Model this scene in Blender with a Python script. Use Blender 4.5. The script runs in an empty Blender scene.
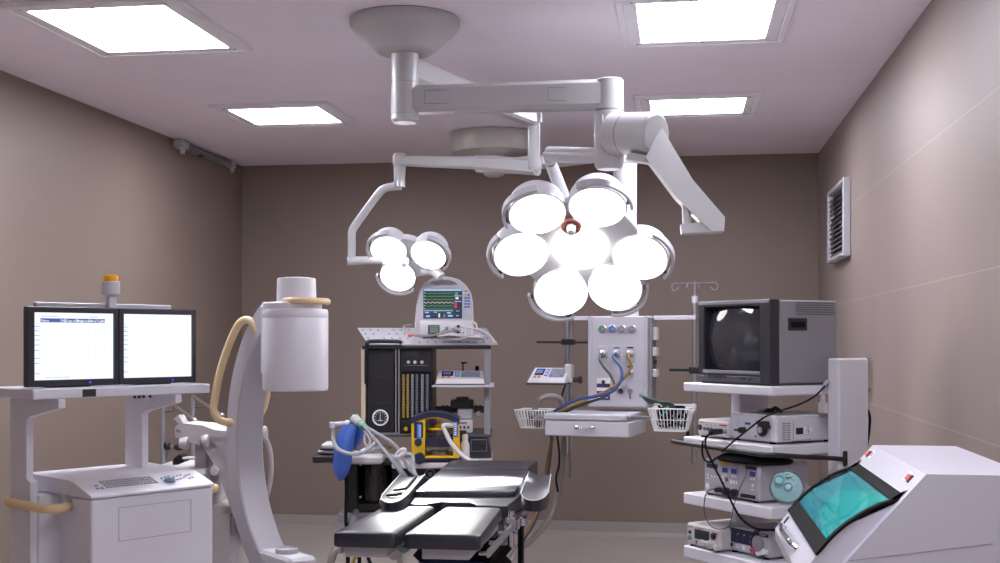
import bpy, bmesh, math, random
from mathutils import Vector, Matrix
random.seed(7)
C = bpy.context.scene.collection
PI = math.pi
# ------------------------------------------------------------------ camera geometry
TH = math.atan(0.15)                       # the camera looks 8.5 degrees left of the room axis
CT, ST = math.cos(TH), math.sin(TH)
F = 1200.0
H = 1.5
D_BACK, X_LEFT, X_RIGHT, CEIL, Y_FRONT = 9.24, -3.485, 1.025, 2.9, -1.6
CAM = Matrix(((CT, -ST, 0, 0), (ST, CT, 0, 0), (0, 0, 1, 0), (0, 0, 0, 1)))

def X(px, d): return (px - 500) / F * d
def Z(py, d): return H + (340 - py) / F * d
def Q(px, py, d): return (X(px, d), d, Z(py, d))            # in the CAM frame
def W(px, py, d): return CAM @ Vector(Q(px, py, d))          # in the world
def on_z(px, py, z):
    d = (z - H) * F / (340 - py)
    return W(px, py, d)

class Frame:
    """A yawed local frame: u to the right along a front, v to the back, z up."""
    def __init__(s, px, d, deg):
        s.x0, s.d0 = X(px, d), d
        a = math.radians(deg); s.c, s.s = math.cos(a), math.sin(a)
        s.M = CAM @ Matrix(((s.c, -s.s, 0, s.x0), (s.s, s.c, 0, s.d0), (0, 0, 1, 0), (0, 0, 0, 1)))
    def d(s, u, v): return s.d0 + u * s.s + v * s.c
    def u(s, px, v):
        a = (px - 500) / F
        return (a * s.d0 + a * v * s.c - s.x0 + v * s.s) / (s.c - a * s.s)
    def v(s, px, u):
        a = (px - 500) / F
        return (a * (s.d0 + u * s.s) - s.x0 - u * s.c) / (-s.s - a * s.c)
    def z(s, py, u, v): return H + (340 - py) / F * s.d(u, v)
    def p(s, px, py, v):
        u = s.u(px, v); return (u, v, s.z(py, u, v))
    def w(s, u, v, z): return s.M @ Vector((u, v, z))

# ------------------------------------------------------------------ materials
def lin(h):
    h = h.lstrip('#'); o = []
    for i in (0, 2, 4):
        c = int(h[i:i+2], 16) / 255
        o.append(c / 12.92 if c <= .04045 else ((c + .055) / 1.055) ** 2.4)
    return (*o, 1)

def mat(name, col, rough=.5, metal=0, var=.03, scale=6, bump=0, bscale=200, coat=0, spec=.5, emit=0, alpha=None, trans=0):
    m = bpy.data.materials.new(name); m.use_nodes = True
    nt = m.node_tree; b = nt.nodes['Principled BSDF']
    b.inputs['Roughness'].default_value = rough
    b.inputs['Metallic'].default_value = metal
    b.inputs['Specular IOR Level'].default_value = spec
    b.inputs['Coat Weight'].default_value = coat
    b.inputs['Transmission Weight'].default_value = trans
    c = lin(col)
    tc = nt.nodes.new('ShaderNodeTexCoord')
    if var:
        n = nt.nodes.new('ShaderNodeTexNoise'); n.inputs['Scale'].default_value = scale; n.inputs['Detail'].default_value = 4
        r = nt.nodes.new('ShaderNodeValToRGB')
        r.color_ramp.elements[0].position = .3; r.color_ramp.elements[1].position = .7
        r.color_ramp.elements[0].color = tuple(x * (1 - var) for x in c[:3]) + (1,)
        r.color_ramp.elements[1].color = tuple(min(1, x * (1 + var)) for x in c[:3]) + (1,)
        nt.links.new(tc.outputs['Object'], n.inputs['Vector']); nt.links.new(n.outputs['Fac'], r.inputs['Fac'])
        nt.links.new(r.outputs['Color'], b.inputs['Base Color'])
    else:
        b.inputs['Base Color'].default_value = c
    if bump:
        n2 = nt.nodes.new('ShaderNodeTexNoise'); n2.inputs['Scale'].default_value = bscale
        bp = nt.nodes.new('ShaderNodeBump'); bp.inputs['Strength'].default_value = bump; bp.inputs['Distance'].default_value = .002
        nt.links.new(tc.outputs['Object'], n2.inputs['Vector']); nt.links.new(n2.outputs['Fac'], bp.inputs['Height'])
        nt.links.new(bp.outputs['Normal'], b.inputs['Normal'])
    if emit:
        b.inputs['Emission Color'].default_value = c
        b.inputs['Emission Strength'].default_value = emit
    if alpha is not None:
        b.inputs['Alpha'].default_value = alpha
    return m

def glass(name, col, gloss=.08, rough=.02):
    """Thin tinted pane: transparent tint plus a glossy reflection."""
    m = bpy.data.materials.new(name); m.use_nodes = True
    nt = m.node_tree; nt.nodes.clear()
    o = nt.nodes.new('ShaderNodeOutputMaterial'); mx = nt.nodes.new('ShaderNodeMixShader')
    t = nt.nodes.new('ShaderNodeBsdfTransparent'); g = nt.nodes.new('ShaderNodeBsdfGlossy')
    fr = nt.nodes.new('ShaderNodeLayerWeight'); fr.inputs['Blend'].default_value = .5
    pw = nt.nodes.new('ShaderNodeMath'); pw.operation = 'POWER'; pw.inputs[1].default_value = 5
    ad = nt.nodes.new('ShaderNodeMath'); ad.operation = 'MULTIPLY_ADD'; ad.inputs[1].default_value = .5; ad.inputs[2].default_value = gloss
    t.inputs['Color'].default_value = lin(col); g.inputs['Roughness'].default_value = rough
    nt.links.new(fr.outputs['Facing'], pw.inputs[0]); nt.links.new(pw.outputs[0], ad.inputs[0]); nt.links.new(ad.outputs[0], mx.inputs[0])
    nt.links.new(t.outputs[0], mx.inputs[1]); nt.links.new(g.outputs[0], mx.inputs[2]); nt.links.new(mx.outputs[0], o.inputs[0])
    return m

def wall_mat(name, col, lines=False, rough=.5):
    m = mat(name, col, rough, 0, .035, 1.3, .05, 300, spec=.4)
    if lines:
        nt = m.node_tree; b = nt.nodes['Principled BSDF']; src = b.inputs['Base Color'].links[0].from_socket
        geo = nt.nodes.new('ShaderNodeNewGeometry'); sp = nt.nodes.new('ShaderNodeSeparateXYZ')
        nt.links.new(geo.outputs['Position'], sp.inputs[0])
        def mth(op, a, bb):
            n = nt.nodes.new('ShaderNodeMath'); n.operation = op
            for i, v in enumerate((a, bb)):
                if isinstance(v, (int, float)): n.inputs[i].default_value = v
                elif v is not None: nt.links.new(v, n.inputs[i])
            return n.outputs[0]
        zf = mth('FRACT', mth('DIVIDE', mth('ADD', sp.outputs['Z'], 0.013), .583), None)
        ln = mth('LESS_THAN', zf, .008)
        mx = nt.nodes.new('ShaderNodeMix'); mx.data_type = 'RGBA'
        nt.links.new(mth('MULTIPLY', ln, .2), mx.inputs['Factor']); nt.links.new(src, mx.inputs[6]); mx.inputs[7].default_value = lin('#e0d6cd')
        nt.links.new(mx.outputs[2], b.inputs['Base Color'])
    return m

M = {}
M['wall'] = wall_mat('taupe_wall_paint', '#8b7b71')
M['wall_panel'] = wall_mat('taupe_wall_panels', '#988982', True, .5)
M['wall_bounce_white'] = wall_mat('bounce_white_wall', '#e4e0e2')  # white chosen to bounce light forward and onto the ceiling
M['ceiling'] = mat('ceiling_paint', '#f6eef8', .7, 0, .03, 1.5)
M['floor'] = mat('vinyl_floor', '#b5aaa3', .35, 0, .05, 3)
M['cove'] = mat('vinyl_cove', '#a39c97', .4, 0, .03, 3)
M['white'] = mat('white_enamel', '#dcdae2', .35, 0, .02, 4)
M['plate_grey'] = mat('perforated_plate_grey', '#97949a', .5, 0, .03, 8)
M['hook_grey'] = mat('hook_grey', '#8a8078', .5, 0, .03, 8)
M['white2'] = mat('white_plastic', '#d2d0d6', .45, 0, .02, 4)
M['arc_grey'] = mat('arc_enamel', '#b4b1b9', .4, 0, .02, 4)
M['key_grey'] = mat('key_grey', '#9d9ba3', .5, 0, .02, 4)
M['cabinet_white'] = mat('cabinet_enamel', '#cac8d1', .4, 0, .02, 4)
M['pendant_white'] = mat('pendant_enamel', '#c3c0c7', .4, 0, .02, 4)
M['monitor_shell'] = mat('monitor_shell', '#bcb9bf', .45, 0, .02, 4)
M['frame_white'] = mat('panel_frame_white', '#f2f0f6', .5, 0, .02, 4)
M['arm_white'] = mat('arm_enamel', '#bdbcbd', .35, 0, .02, 4, coat=.15)
M['white_lamp'] = mat('white_lamp_enamel', '#d6d5da', .3, 0, .02, 4, coat=.2)
M['offwhite'] = mat('off_white_plastic', '#c8c3c3', .5, 0, .03, 8)
M['pale_grey'] = mat('pale_grey_enamel', '#b9b7bd', .45, 0, .03, 5)
M['grey'] = mat('grey_plastic', '#86848a', .5, 0, .03, 6)
M['grey_drum'] = mat('satin_grey_metal', '#c6c4be', .35, .25, .02, 5)
M['dark_grey'] = mat('dark_grey_plastic', '#4a494f', .45, 0, .04, 8)
M['black'] = mat('black_plastic', '#1c1b1f', .4, 0, .1, 10)
M['black2'] = mat('matt_black_rubber', '#161518', .8, 0, .1, 10, spec=.15)
M['bezel'] = mat('monitor_bezel', '#2c2b33', .35, 0, .05, 8)
M['steel'] = mat('brushed_steel', '#bfbfc4', .28, 1, .05, 30)
M['chrome'] = mat('chrome', '#d8d8dc', .12, 1, 0)
M['cream'] = mat('cream_grip', '#e3c79a', .45, 0, .03, 10)
M['cream2'] = mat('cream_trim', '#c8b69c', .5, 0, .03, 10)
M['amber'] = mat('amber_lens', '#e09a10', .2, 0, .15, 40, emit=.08)
M['leather'] = mat('dark_pad_vinyl', '#1d1c28', .40, 0, .06, 5, .06, 160, coat=.2, spec=.55)
M['navy'] = mat('navy_plastic', '#23243f', .4, 0, .05, 8)
M['navy_cloth'] = mat('navy_cover', '#2a3470', .75, 0, .1, 12, .3, 60)
M['yellow'] = mat('yellow_plastic', '#e6b912', .4, 0, .04, 8)
M['blue'] = mat('blue_rubber', '#3f63b5', .6, 0, .08, 14)
M['blue2'] = mat('bright_blue_label', '#4a78c8', .5, 0, .05, 14)
M['bluehose'] = mat('blue_hose', '#34447f', .45, 0, .05, 14)
M['greenhose'] = mat('green_hose', '#3c4a3c', .45, 0, .05, 14)
M['yellowhose'] = mat('yellow_hose', '#8c7030', .45, 0, .05, 14)
M['greyhose'] = mat('grey_hose', '#8a8380', .5, 0, .05, 14)
M['teal'] = mat('teal_plastic', '#4f9f92', .4, 0, .05, 14)
M['tealgrey'] = mat('blue_grey_enamel', '#7ba0b2', .4, 0, .05, 8)
M['teal_disc'] = mat('teal_translucent', '#7fa9ab', .3, 0, .06, 20, coat=.3)
M['teal_in'] = mat('chamber_lining', '#b5e6dc', .5, 0, .05, 8)
M['red'] = mat('red_plastic', '#b52a26', .35, 0, .05, 10)
M['rosered'] = mat('dusky_red_plastic', '#a0625a', .4, 0, .05, 10)
M['orange'] = mat('orange_clip', '#d4602c', .5, 0, .05, 10)
M['green'] = mat('green_plastic', '#6a8a70', .5, 0, .05, 10)
M['mint'] = mat('mint_connector', '#8fcfb4', .4, 0, .05, 10)
M['purple'] = mat('purple_label', '#4a3462', .5, 0, .05, 10)
M['ink'] = mat('ink', '#2b2a30', .6, 0, 0)
M['redink'] = mat('red_ink', '#9e3550', .6, 0, 0)
M['blueink'] = mat('blue_ink', '#5f74b5', .6, 0, 0)
M['paper'] = mat('white_label', '#eeeeee', .6, 0, .02, 10)
M['clear'] = glass('clear_tube', '#e9ecef', .10, .15)
M['canister'] = glass('smoky_canister', '#a29c98', .06, .1)
M['window_teal'] = glass('teal_window', '#a9e4ea', .03, .04)
M['perspex'] = glass('clear_perspex', '#f2f4f8', .06, .05)
M['crt'] = mat('tube_glass', '#34353c', .06, 0, .03, 3, spec=.7)
M['lcd_off'] = mat('lcd_dark', '#33343c', .15, 0, .03, 5)
def emis(name, col, st):
    m = mat(name, col, .4, 0, 0); b = m.node_tree.nodes['Principled BSDF']
    b.inputs['Emission Color'].default_value = lin(col); b.inputs['Emission Strength'].default_value = st
    b.inputs['Base Color'].default_value = (.02, .02, .02, 1)
    return m
PANEL_E, LAMP_E = 37.0, 9.0
M['panel_light'] = emis('light_diffuser', '#f0f2ff', PANEL_E)
M['lamp_light'] = emis('lamp_lens', '#fffaf6', LAMP_E)
M['chamber_fill'] = emis('chamber_fill_light', '#f2fcff', 21)  # glow of the added fill lamp behind the teal window
M['screen_w'] = emis('screen_white', '#eef3ff', 1.15)
M['screen_b'] = emis('screen_blue', '#4f66a8', .9)
M['screen_t'] = emis('screen_tick', '#93a3cc', 1.0)
M['screen_f'] = emis('screen_faint', '#c9d4ee', 1.05)
M['screen_navy'] = emis('screen_navy', '#1a3568', .8)
M['screen_black'] = emis('screen_black', '#10261c', .6)
M['screen_green'] = emis('screen_green', '#57b05a', .9)
M['screen_pale'] = emis('screen_pale', '#b8d4f2', 1.0)
M['screen_red'] = emis('screen_red', '#d0344a', .9)
M['screen_cream'] = emis('screen_cream', '#f0e6c0', 1.0)
M['led_blue'] = emis('led_blue', '#3a55ff', 1.6)
M['led_red'] = emis('led_red', '#e08878', .8)
M['led_disp'] = emis('display_blue', '#2c2f88', .45)

# ------------------------------------------------------------------ mesh builder
BASE = {}
class MB:
    def __init__(s, Mx=None, m='white'):
        s.M = Mx or Matrix.Identity(4); s.V = []; s.Fc = []; s.mi = []; s.mats = []; s.use(m)
    def use(s, m):
        if m not in s.mats: s.mats.append(m)
        s.cur = s.mats.index(m); return s
    def add(s, vs, fs):
        n = len(s.V)
        s.V += [s.M @ Vector(v) for v in vs]
        for f in fs: s.Fc.append(tuple(i + n for i in f)); s.mi.append(s.cur)
        return s
    def hexa(s, c):   # c: 4 bottom (ccw) + 4 top
        return s.add(c, [(3, 2, 1, 0), (4, 5, 6, 7), (0, 1, 5, 4), (1, 2, 6, 5), (2, 3, 7, 6), (3, 0, 4, 7)])
    def box(s, x0, x1, y0, y1, z0, z1, b=0):
        if x1 < x0: x0, x1 = x1, x0
        if y1 < y0: y0, y1 = y1, y0
        if z1 < z0: z0, z1 = z1, z0
        b = min(b, (x1-x0)*.45, (y1-y0)*.45, (z1-z0)*.45)
        if b <= 0:
            return s.hexa([(x0,y0,z0),(x1,y0,z0),(x1,y1,z0),(x0,y1,z0),(x0,y0,z1),(x1,y0,z1),(x1,y1,z1),(x0,y1,z1)])
        lo, hi = (x0, y0, z0), (x1, y1, z1); vs = []; idx = {}
        for sx in (0, 1):
            for sy in (0, 1):
                for sz in (0, 1):
                    sg = (sx, sy, sz)
                    for ax in range(3):
                        p = [ (hi[k] if sg[k] else lo[k]) + (0 if k == ax else (-b if sg[k] else b)) for k in range(3)]
                        idx[(sg, ax)] = len(vs); vs.append(tuple(p))
        fs = []
        for ax in range(3):
            o = [k for k in range(3) if k != ax]
            for sd in (0, 1):
                ring = []
                for a, c in ((0,0),(1,0),(1,1),(0,1)):
                    sg = [0,0,0]; sg[ax] = sd; sg[o[0]] = a; sg[o[1]] = c
                    ring.append(idx[(tuple(sg), ax)])
                fs.append(tuple(ring))
        for ax in range(3):      # edges parallel to ax
            o = [k for k in range(3) if k != ax]
            for a in (0, 1):
                for c in (0, 1):
                    g0 = [0,0,0]; g0[o[0]] = a; g0[o[1]] = c; g1 = list(g0); g1[ax] = 1
                    fs.append((idx[(tuple(g0), o[0])], idx[(tuple(g0), o[1])], idx[(tuple(g1), o[1])], idx[(tuple(g1), o[0])]))
        for sx in (0, 1):
            for sy in (0, 1):
                for sz in (0, 1):
                    fs.append(tuple(idx[((sx, sy, sz), k)] for k in range(3)))
        return s.add(vs, fs)
    def prism(s, poly, axis, t0, t1):
        f = {'x': lambda a, b, t: (t, a, b), 'y': lambda a, b, t: (a, t, b), 'z': lambda a, b, t: (a, b, t)}[axis]
        n = len(poly)
        vs = [f(a, b, t0) for a, b in poly] + [f(a, b, t1) for a, b in poly]
        fs = [tuple(range(n-1, -1, -1)), tuple(range(n, 2*n))] + [(i, (i+1) % n, n+(i+1) % n, n+i) for i in range(n)]
        return s.add(vs, fs)
    def slab(s, pts, off):
        """Polygon of 3-D points thickened by the vector off."""
        n = len(pts); off = Vector(off); p = [Vector(q) for q in pts]
        vs = p + [q + off for q in p]
        fs = [tuple(range(n-1, -1, -1)), tuple(range(n, 2*n))] + [(i, (i+1) % n, n+(i+1) % n, n+i) for i in range(n)]
        return s.add(vs, fs)
    @staticmethod
    def basis(ax):
        ax = Vector(ax).normalized()
        t = Vector((0, 0, 1)) if abs(ax.z) < .9 else Vector((1, 0, 0))
        a = ax.cross(t).normalized(); return a, ax.cross(a).normalized(), ax
    def lathe(s, prof, o, ax=(0, 0, 1), n=32, capped=True):
        """prof: (radius, height along ax)"""
        a, b, ax = s.basis(ax); o = Vector(o); vs = []; fs = []
        for r, h in prof:
            for k in range(n):
                t = 2*PI*k/n; vs.append(o + ax*h + (a*math.cos(t) + b*math.sin(t))*max(r, 1e-5))
        for i in range(len(prof)-1):
            for k in range(n):
                k2 = (k+1) % n; fs.append((i*n+k, i*n+k2, (i+1)*n+k2, (i+1)*n+k))
        if capped:
            fs.append(tuple(range(n-1, -1, -1))); m_ = (len(prof)-1)*n; fs.append(tuple(range(m_, m_+n)))
        return s.add(vs, fs)
    def cyl(s, p0, p1, r0, r1=None, n=20, b=0):
        p0 = Vector(p0); p1 = Vector(p1); L = (p1-p0).length; r1 = r0 if r1 is None else r1
        if L < 1e-6: return s
        pr = [(r0, 0), (r1, L)] if not b else [(r0-b, 0), (r0, b), (r1, L-b), (r1-b, L)]
        return s.lathe(pr, p0, p1-p0, n)
    def tube(s, pts, r, n=8, sub=5, closed=False, caps=True, rib=0):
        P = [Vector(p) for p in pts]
        if sub > 1 and len(P) > 2:
            out = []; m_ = len(P); rng = range(m_ if closed else m_-1)
            for i in rng:
                p0 = P[(i-1) % m_] if (closed or i) else P[0]*2-P[1]
                p1 = P[i]; p2 = P[(i+1) % m_]
                p3 = P[(i+2) % m_] if (closed or i+2 < m_) else P[-1]*2-P[-2]
                for k in range(sub):
                    t = k/sub
                    out.append(.5*((2*p1)+(p2-p0)*t+(2*p0-5*p1+4*p2-p3)*t*t+(3*p1-p0-3*p2+p3)*t**3))
            if not closed: out.append(P[-1])
            P = out
        m_ = len(P); vs = []; fs = []; a = None
        for i in range(m_):
            if closed: tg = P[(i+1) % m_]-P[i-1]
            else: tg = P[min(i+1, m_-1)]-P[max(i-1, 0)]
            if tg.length < 1e-9: tg = Vector((0, 0, 1))
            tg.normalize()
            if a is None: a = s.basis(tg)[0]
            a = (a - tg*a.dot(tg))
            if a.length < 1e-6: a = s.basis(tg)[0]
            a.normalize(); b = tg.cross(a)
            rr = r[min(i, len(r)-1)] if isinstance(r, (list, tuple)) else r
            if rib: rr *= (1 + (rib if i % 2 else -rib))
            for k in range(n):
                t = 2*PI*k/n; vs.append(P[i] + (a*math.cos(t)+b*math.sin(t))*rr)
        for i in range(m_ if closed else m_-1):
            j = (i+1) % m_
            for k in range(n):
                k2 = (k+1) % n; fs.append((i*n+k, i*n+k2, j*n+k2, j*n+k))
        if caps and not closed:
            fs.append(tuple(range(n-1, -1, -1))); fs.append(tuple(range((m_-1)*n, m_*n)))
        return s.add(vs, fs)
    def sph(s, c, r, nu=16, nv=10):
        r = (r, r, r) if isinstance(r, (int, float)) else r; c = Vector(c)
        vs = [c + Vector((0, 0, r[2]))]; fs = []
        for j in range(1, nv):
            ph = PI*j/nv
            for k in range(nu):
                t = 2*PI*k/nu; vs.append(c + Vector((r[0]*math.sin(ph)*math.cos(t), r[1]*math.sin(ph)*math.sin(t), r[2]*math.cos(ph))))
        vs.append(c - Vector((0, 0, r[2]))); L = len(vs)-1
        for k in range(nu):
            k2 = (k+1) % nu
            fs.append((0, 1+k, 1+k2)); fs.append((L, L-nu+k2, L-nu+k))
            for j in range(nv-2):
                fs.append((1+j*nu+k, 1+(j+1)*nu+k, 1+(j+1)*nu+k2, 1+j*nu+k2))
        return s.add(vs, fs)
    def loft(s, rings, caps=True):
        n = len(rings[0]); vs = [p for r in rings for p in r]; fs = []
        for i in range(len(rings)-1):
            for k in range(n):
                k2 = (k+1) % n; fs.append((i*n+k, i*n+k2, (i+1)*n+k2, (i+1)*n+k))
        if caps:
            fs.append(tuple(range(n-1, -1, -1))); m_ = (len(rings)-1)*n; fs.append(tuple(range(m_, m_+n)))
        return s.add(vs, fs)
    def text(s, body, o, xd, yd, size, depth=.0006):
        cu = bpy.data.curves.new('lettering', 'FONT'); cu.body = body; cu.size = size; cu.extrude = depth; cu.resolution_u = 2
        ob = bpy.data.objects.new('lettering', cu); C.objects.link(ob)
        dg = bpy.context.evaluated_depsgraph_get(); dg.update()
        me = bpy.data.meshes.new_from_object(ob.evaluated_get(dg))
        xd = Vector(xd).normalized(); yd = Vector(yd).normalized(); nd = xd.cross(yd); o = Vector(o)
        s.add([o + xd*v.co.x + yd*v.co.y + nd*v.co.z for v in me.vertices], [tuple(p.vertices) for p in me.polygons])
        bpy.data.objects.remove(ob); bpy.data.meshes.remove(me); bpy.data.curves.remove(cu)
        return s
    def build(s, name, parent=None, label=None, smooth=34, loc=None):
        if parent is not None: base = BASE[parent.name]
        else:
            if loc is None:
                xs = [v.x for v in s.V]; ys = [v.y for v in s.V]; zs = [v.z for v in s.V]
                base = Vector(((min(xs)+max(xs))/2, (min(ys)+max(ys))/2, min(zs)))
            else: base = Vector(loc)
        me = bpy.data.meshes.new(name)
        me.from_pydata([tuple(v-base) for v in s.V], [], s.Fc)
        for k in s.mats: me.materials.append(M[k])
        me.polygons.foreach_set('material_index', s.mi)
        bm = bmesh.new(); bm.from_mesh(me); bmesh.ops.recalc_face_normals(bm, faces=bm.faces[:]); bm.to_mesh(me); bm.free()
        if smooth:
            me.polygons.foreach_set('use_smooth', [True]*len(me.polygons))
            me.set_sharp_from_angle(angle=math.radians(smooth))
        me.update()
        o = bpy.data.objects.new(name, me); C.objects.link(o)
        if parent is not None: o.parent = parent
        else: o.location = base
        BASE[o.name] = base
        if label: o['label'] = label
        return o

def thing(name, label, cat, loc, group=None):
    o = bpy.data.objects.new(name, None); C.objects.link(o); o.empty_display_size = .05
    o.location = Vector(loc); BASE[o.name] = Vector(loc)
    return tag(o, label, cat, group)
def tag(o, label, cat, group=None, kind=None):
    o['label'] = label; o['category'] = cat
    if group: o['group'] = group
    if kind: o['kind'] = kind
    return o
def structure(mb, name):
    o = mb.build(name); o['kind'] = 'structure'; return o
def dup(root, shift, label):
    r = root.copy(); C.objects.link(r); r.location = root.location + Vector(shift); r['label'] = label
    for ch in list(root.children):
        c = ch.copy(); C.objects.link(c); c.parent = r
        for g in list(ch.children):
            e = g.copy(); C.objects.link(e); e.parent = c
    return r
# ================================================================== ROOM
XL, XR, YB, YF = X_LEFT, X_RIGHT, D_BACK, Y_FRONT
structure(MB(m='floor').box(XL-.1, XR+.1, YF-.1, YB+.1, -.1, 0), 'floor')
structure(MB(m='ceiling').box(XL-.1, XR+.1, YF-.1, YB+.1, CEIL, CEIL+.1), 'ceiling')
structure(MB(m='wall').box(XL-.1, XL, YF-.1, YB+.1, 0, CEIL), 'wall_left')
structure(MB(m='wall_panel').box(XR, XR+.1, YF-.1, YB+.1, 0, CEIL), 'wall_right')
structure(MB(m='wall').box(XL, XR, YB, YB+.1, 0, CEIL), 'wall_back')
structure(MB(m='wall_bounce_white').box(XL, XR, YF-.1, YF, 0, CEIL), 'wall_front')  # unseen wall behind the camera, kept white and close for bounce light
structure(MB(m='cove').prism([(YB, 0), (YB, .105), (YB-.008, .105), (YB-.014, .03), (YB-.04, 0)], 'x', XL, XR), 'baseboard_back')
structure(MB(m='cove').prism([(XL, 0), (XL, .105), (XL+.008, .105), (XL+.014, .03), (XL+.04, 0)], 'y', YF, YB), 'baseboard_left')
structure(MB(m='cove').prism([(XR, 0), (XR, .105), (XR-.008, .105), (XR-.014, .03), (XR-.04, 0)], 'y', YF, YB), 'baseboard_right')

# ceiling light panels: frame + diffuser
def ceiling_light(x0, x1, y0, y1, label):
    cx, cy = (x0+x1)/2, (y0+y1)/2
    t = thing('ceiling_light', label, 'ceiling light', (cx, cy, CEIL-.022), 'recessed square ceiling light panels')
    fr = MB(m='frame_white'); w, z0, z1 = .03, CEIL-.022, CEIL-.0005
    for a in ((x0, x1, y0, y0+w), (x0, x1, y1-w, y1), (x0, x0+w, y0+w, y1-w), (x1-w, x1, y0+w, y1-w)): fr.box(*a, z0, z1, .003)
    fr.build('frame', t)
    pl = MB(m='frame_white'); i = .088; x0 += w; x1 -= w; y0 += w; y1 -= w; z0 += .004; e = i-w
    for a in ((x0, x1, y0, y0+e), (x0, x1, y1-e, y1), (x0, x0+e, y0+e, y1-e), (x1-e, x1, y0+e, y1-e)): pl.box(*a, z0, z1, .002)
    pl.use('grey')
    for sx in (x0+.04, (x0+x1)/2, x1-.04):
        for sy in (y0+.035, y1-.035): pl.cyl((sx, sy, z0+.001), (sx, sy, z0-.002), .006, n=10)
    pl.build('inner_trim', t)
    MB(m='panel_light').box(x0+e+.001, x1-e-.001, y0+e+.001, y1-e-.001, CEIL-.012, CEIL-.001).build('diffuser', t)
    return t
ceiling_light(-2.805, -2.022, 4.61, 5.515, 'large bright ceiling light panel at the upper left corner of the photo')
ceiling_light(-2.775, -2.04, 6.80, 7.485, 'ceiling light panel between the left wall and the conical lamp mount')
ceiling_light(-.266, .472, 4.88, 5.71, 'large bright ceiling light panel at the top edge right of the lamp arm')
ceiling_light(-.26, .462, 6.90, 7.53, 'narrow looking ceiling light panel behind the big lamp elbow, nearest the vent grille')
for k, y in enumerate((2.5, .2)):
    for x in (-.266,):
        ceiling_light(x, x+.74, y, y+.74, 'ceiling light panel over the %s of the room, outside the photographed part' % ('middle', 'entrance')[k])

# lamp batten high on the left wall
t = thing('wall_batten', 'slim grey batten fitting high on left wall under ceiling', 'wall fitting', (XL, 8.4, 2.82))
MB(m='grey').prism([(XL+.001, 2.893), (XL+.05, 2.885), (XL+.06, 2.86), (XL+.03, 2.845), (XL+.001, 2.845)], 'y', 8.02, 8.86).build('rail', t)
for y0, y1 in ((7.90, 8.02), (8.86, 8.93)):
    MB(m='pale_grey').box(XL+.001, XL+.075, y0, y1, 2.835, 2.896, .012).cyl((XL+.05, (y0+y1)/2, 2.84), (XL+.05, (y0+y1)/2, 2.80), .022, .016, 14).build('end_bracket', t)
MB(m='dark_grey').box(XL+.02, XL+.05, 8.3, 8.36, 2.832, 2.846, .003).build('clip', t)

# vent grille on the right wall
t = thing('vent_grille', 'white framed louvred vent grille on the right wall', 'vent', (XR, 7.9, 2.02))
fr = MB(m='pale_grey'); a, b, c0, c1, w = 7.50, 8.28, 2.01, 2.49, .03
for q in ((a, a+w, c0, c1), (b-w, b, c0, c1), (a+w, b-w, c0, c0+w), (a+w, b-w, c1-w, c1)): fr.box(XR-.05, XR-.001, *q, .006)
fr.build('frame', t)
MB(m='dark_grey').box(XR-.008, XR-.001, a+w, b-w, c0+w, c1-w).build('back_plate', t)
sl = MB(m='grey')
for k in range(13):
    z = c0+w+.012+k*.031
    sl.prism([(XR-.04, z-.004), (XR-.036, z-.007), (XR-.010, z+.018), (XR-.013, z+.021)], 'y', a+w, b-w)
sl.build('louvre', t)
# pale folded bracket on right wall
t = MB(m='hook_grey')
yy, zz = 6.87, 1.31
t.tube([(XR-.03, yy-.05, zz+.09), (XR-.03, yy-.16, zz+.05), (XR-.03, yy-.17, zz-.03), (XR-.03, yy-.10, zz-.08), (XR-.03, yy-.02, zz-.04), (XR-.03, yy-.0, zz+.05)], .012, 8, 3, closed=True)
for ya, za in ((yy-.05, zz+.09), (yy-.10, zz-.08)): t.cyl((XR-.03, ya, za), (XR-.001, ya, za), .011)
tag(t.build('wall_hook'), 'grey ring shaped wall hook on right wall beside the tower column', 'hook')

# ================================================================== SURGICAL LAMP SUSPENSION
CFM = CAM
t = thing('surgical_lamp', 'big white ceiling surgical lamp suspension with seven and three bulb heads', 'surgical lamp', W(405, 20, 5.25).xyz)
t.location.z = CEIL; BASE[t.name].z = CEIL
cx, cd = X(405, 5.25), 5.25
o = (cx, cd, 0)
MB(CFM, 'arm_white').lathe([(.235, CEIL-.0005), (.242, CEIL-.006), (.240, CEIL-.032), (.226, CEIL-.05), (.135, CEIL-.135), (.12, CEIL-.145), (.07, CEIL-.148)], o, n=48).build('ceiling_mount', t)
MB(CFM, 'arm_white').lathe([(.066, CEIL-.135), (.066, CEIL-.15), (.061, CEIL-.152), (.061, 2.624), (.059, 2.622), (.059, 2.619), (.061, 2.617), (.061, 2.485), (.059, 2.483), (.059, 2.481), (.060, 2.479), (.060, 2.462), (.05, 2.448), (.02, 2.446)], o, n=32).build('column', t)
# thick upper arm
def arm(mb, A, B, ha, hb, wa, wb, b=.3):
    """bevelled beam between CAM-frame points A, B (half heights, half widths)."""
    A, B = Vector(A), Vector(B); ax = (B-A).normalized(); up = Vector((0, 0, 1)); up = (up-ax*up.dot(ax)).normalized(); sd = ax.cross(up)
    rings = []
    for P, h, w in ((A, ha, wa), (B, hb, wb)):
        c = b*min(h, w); ring = []
        for sx, sz in ((1, 1), (-1, 1), (-1, -1), (1, -1)):
            k = [(w*sx, (h-c)*sz), ((w-c)*sx, h*sz)]
            if sx*sz < 0: k.reverse()
            for p_, q_ in k: ring.append(P+sd*p_+up*q_)
        rings.append(ring)
    return mb.loft(rings)
JX, JD = X(609, 5.15), 5.15
m = MB(CFM, 'arm_white'); arm(m, (cx+.03, cd, 2.548), (JX-.02, JD, 2.552), .058, .062, .05, .05, .35)
m.cyl((JX, JD, 2.618), (JX, JD, 2.482), .062, n=28, b=.006)
ua = m.build('upper_arm', t)
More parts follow.
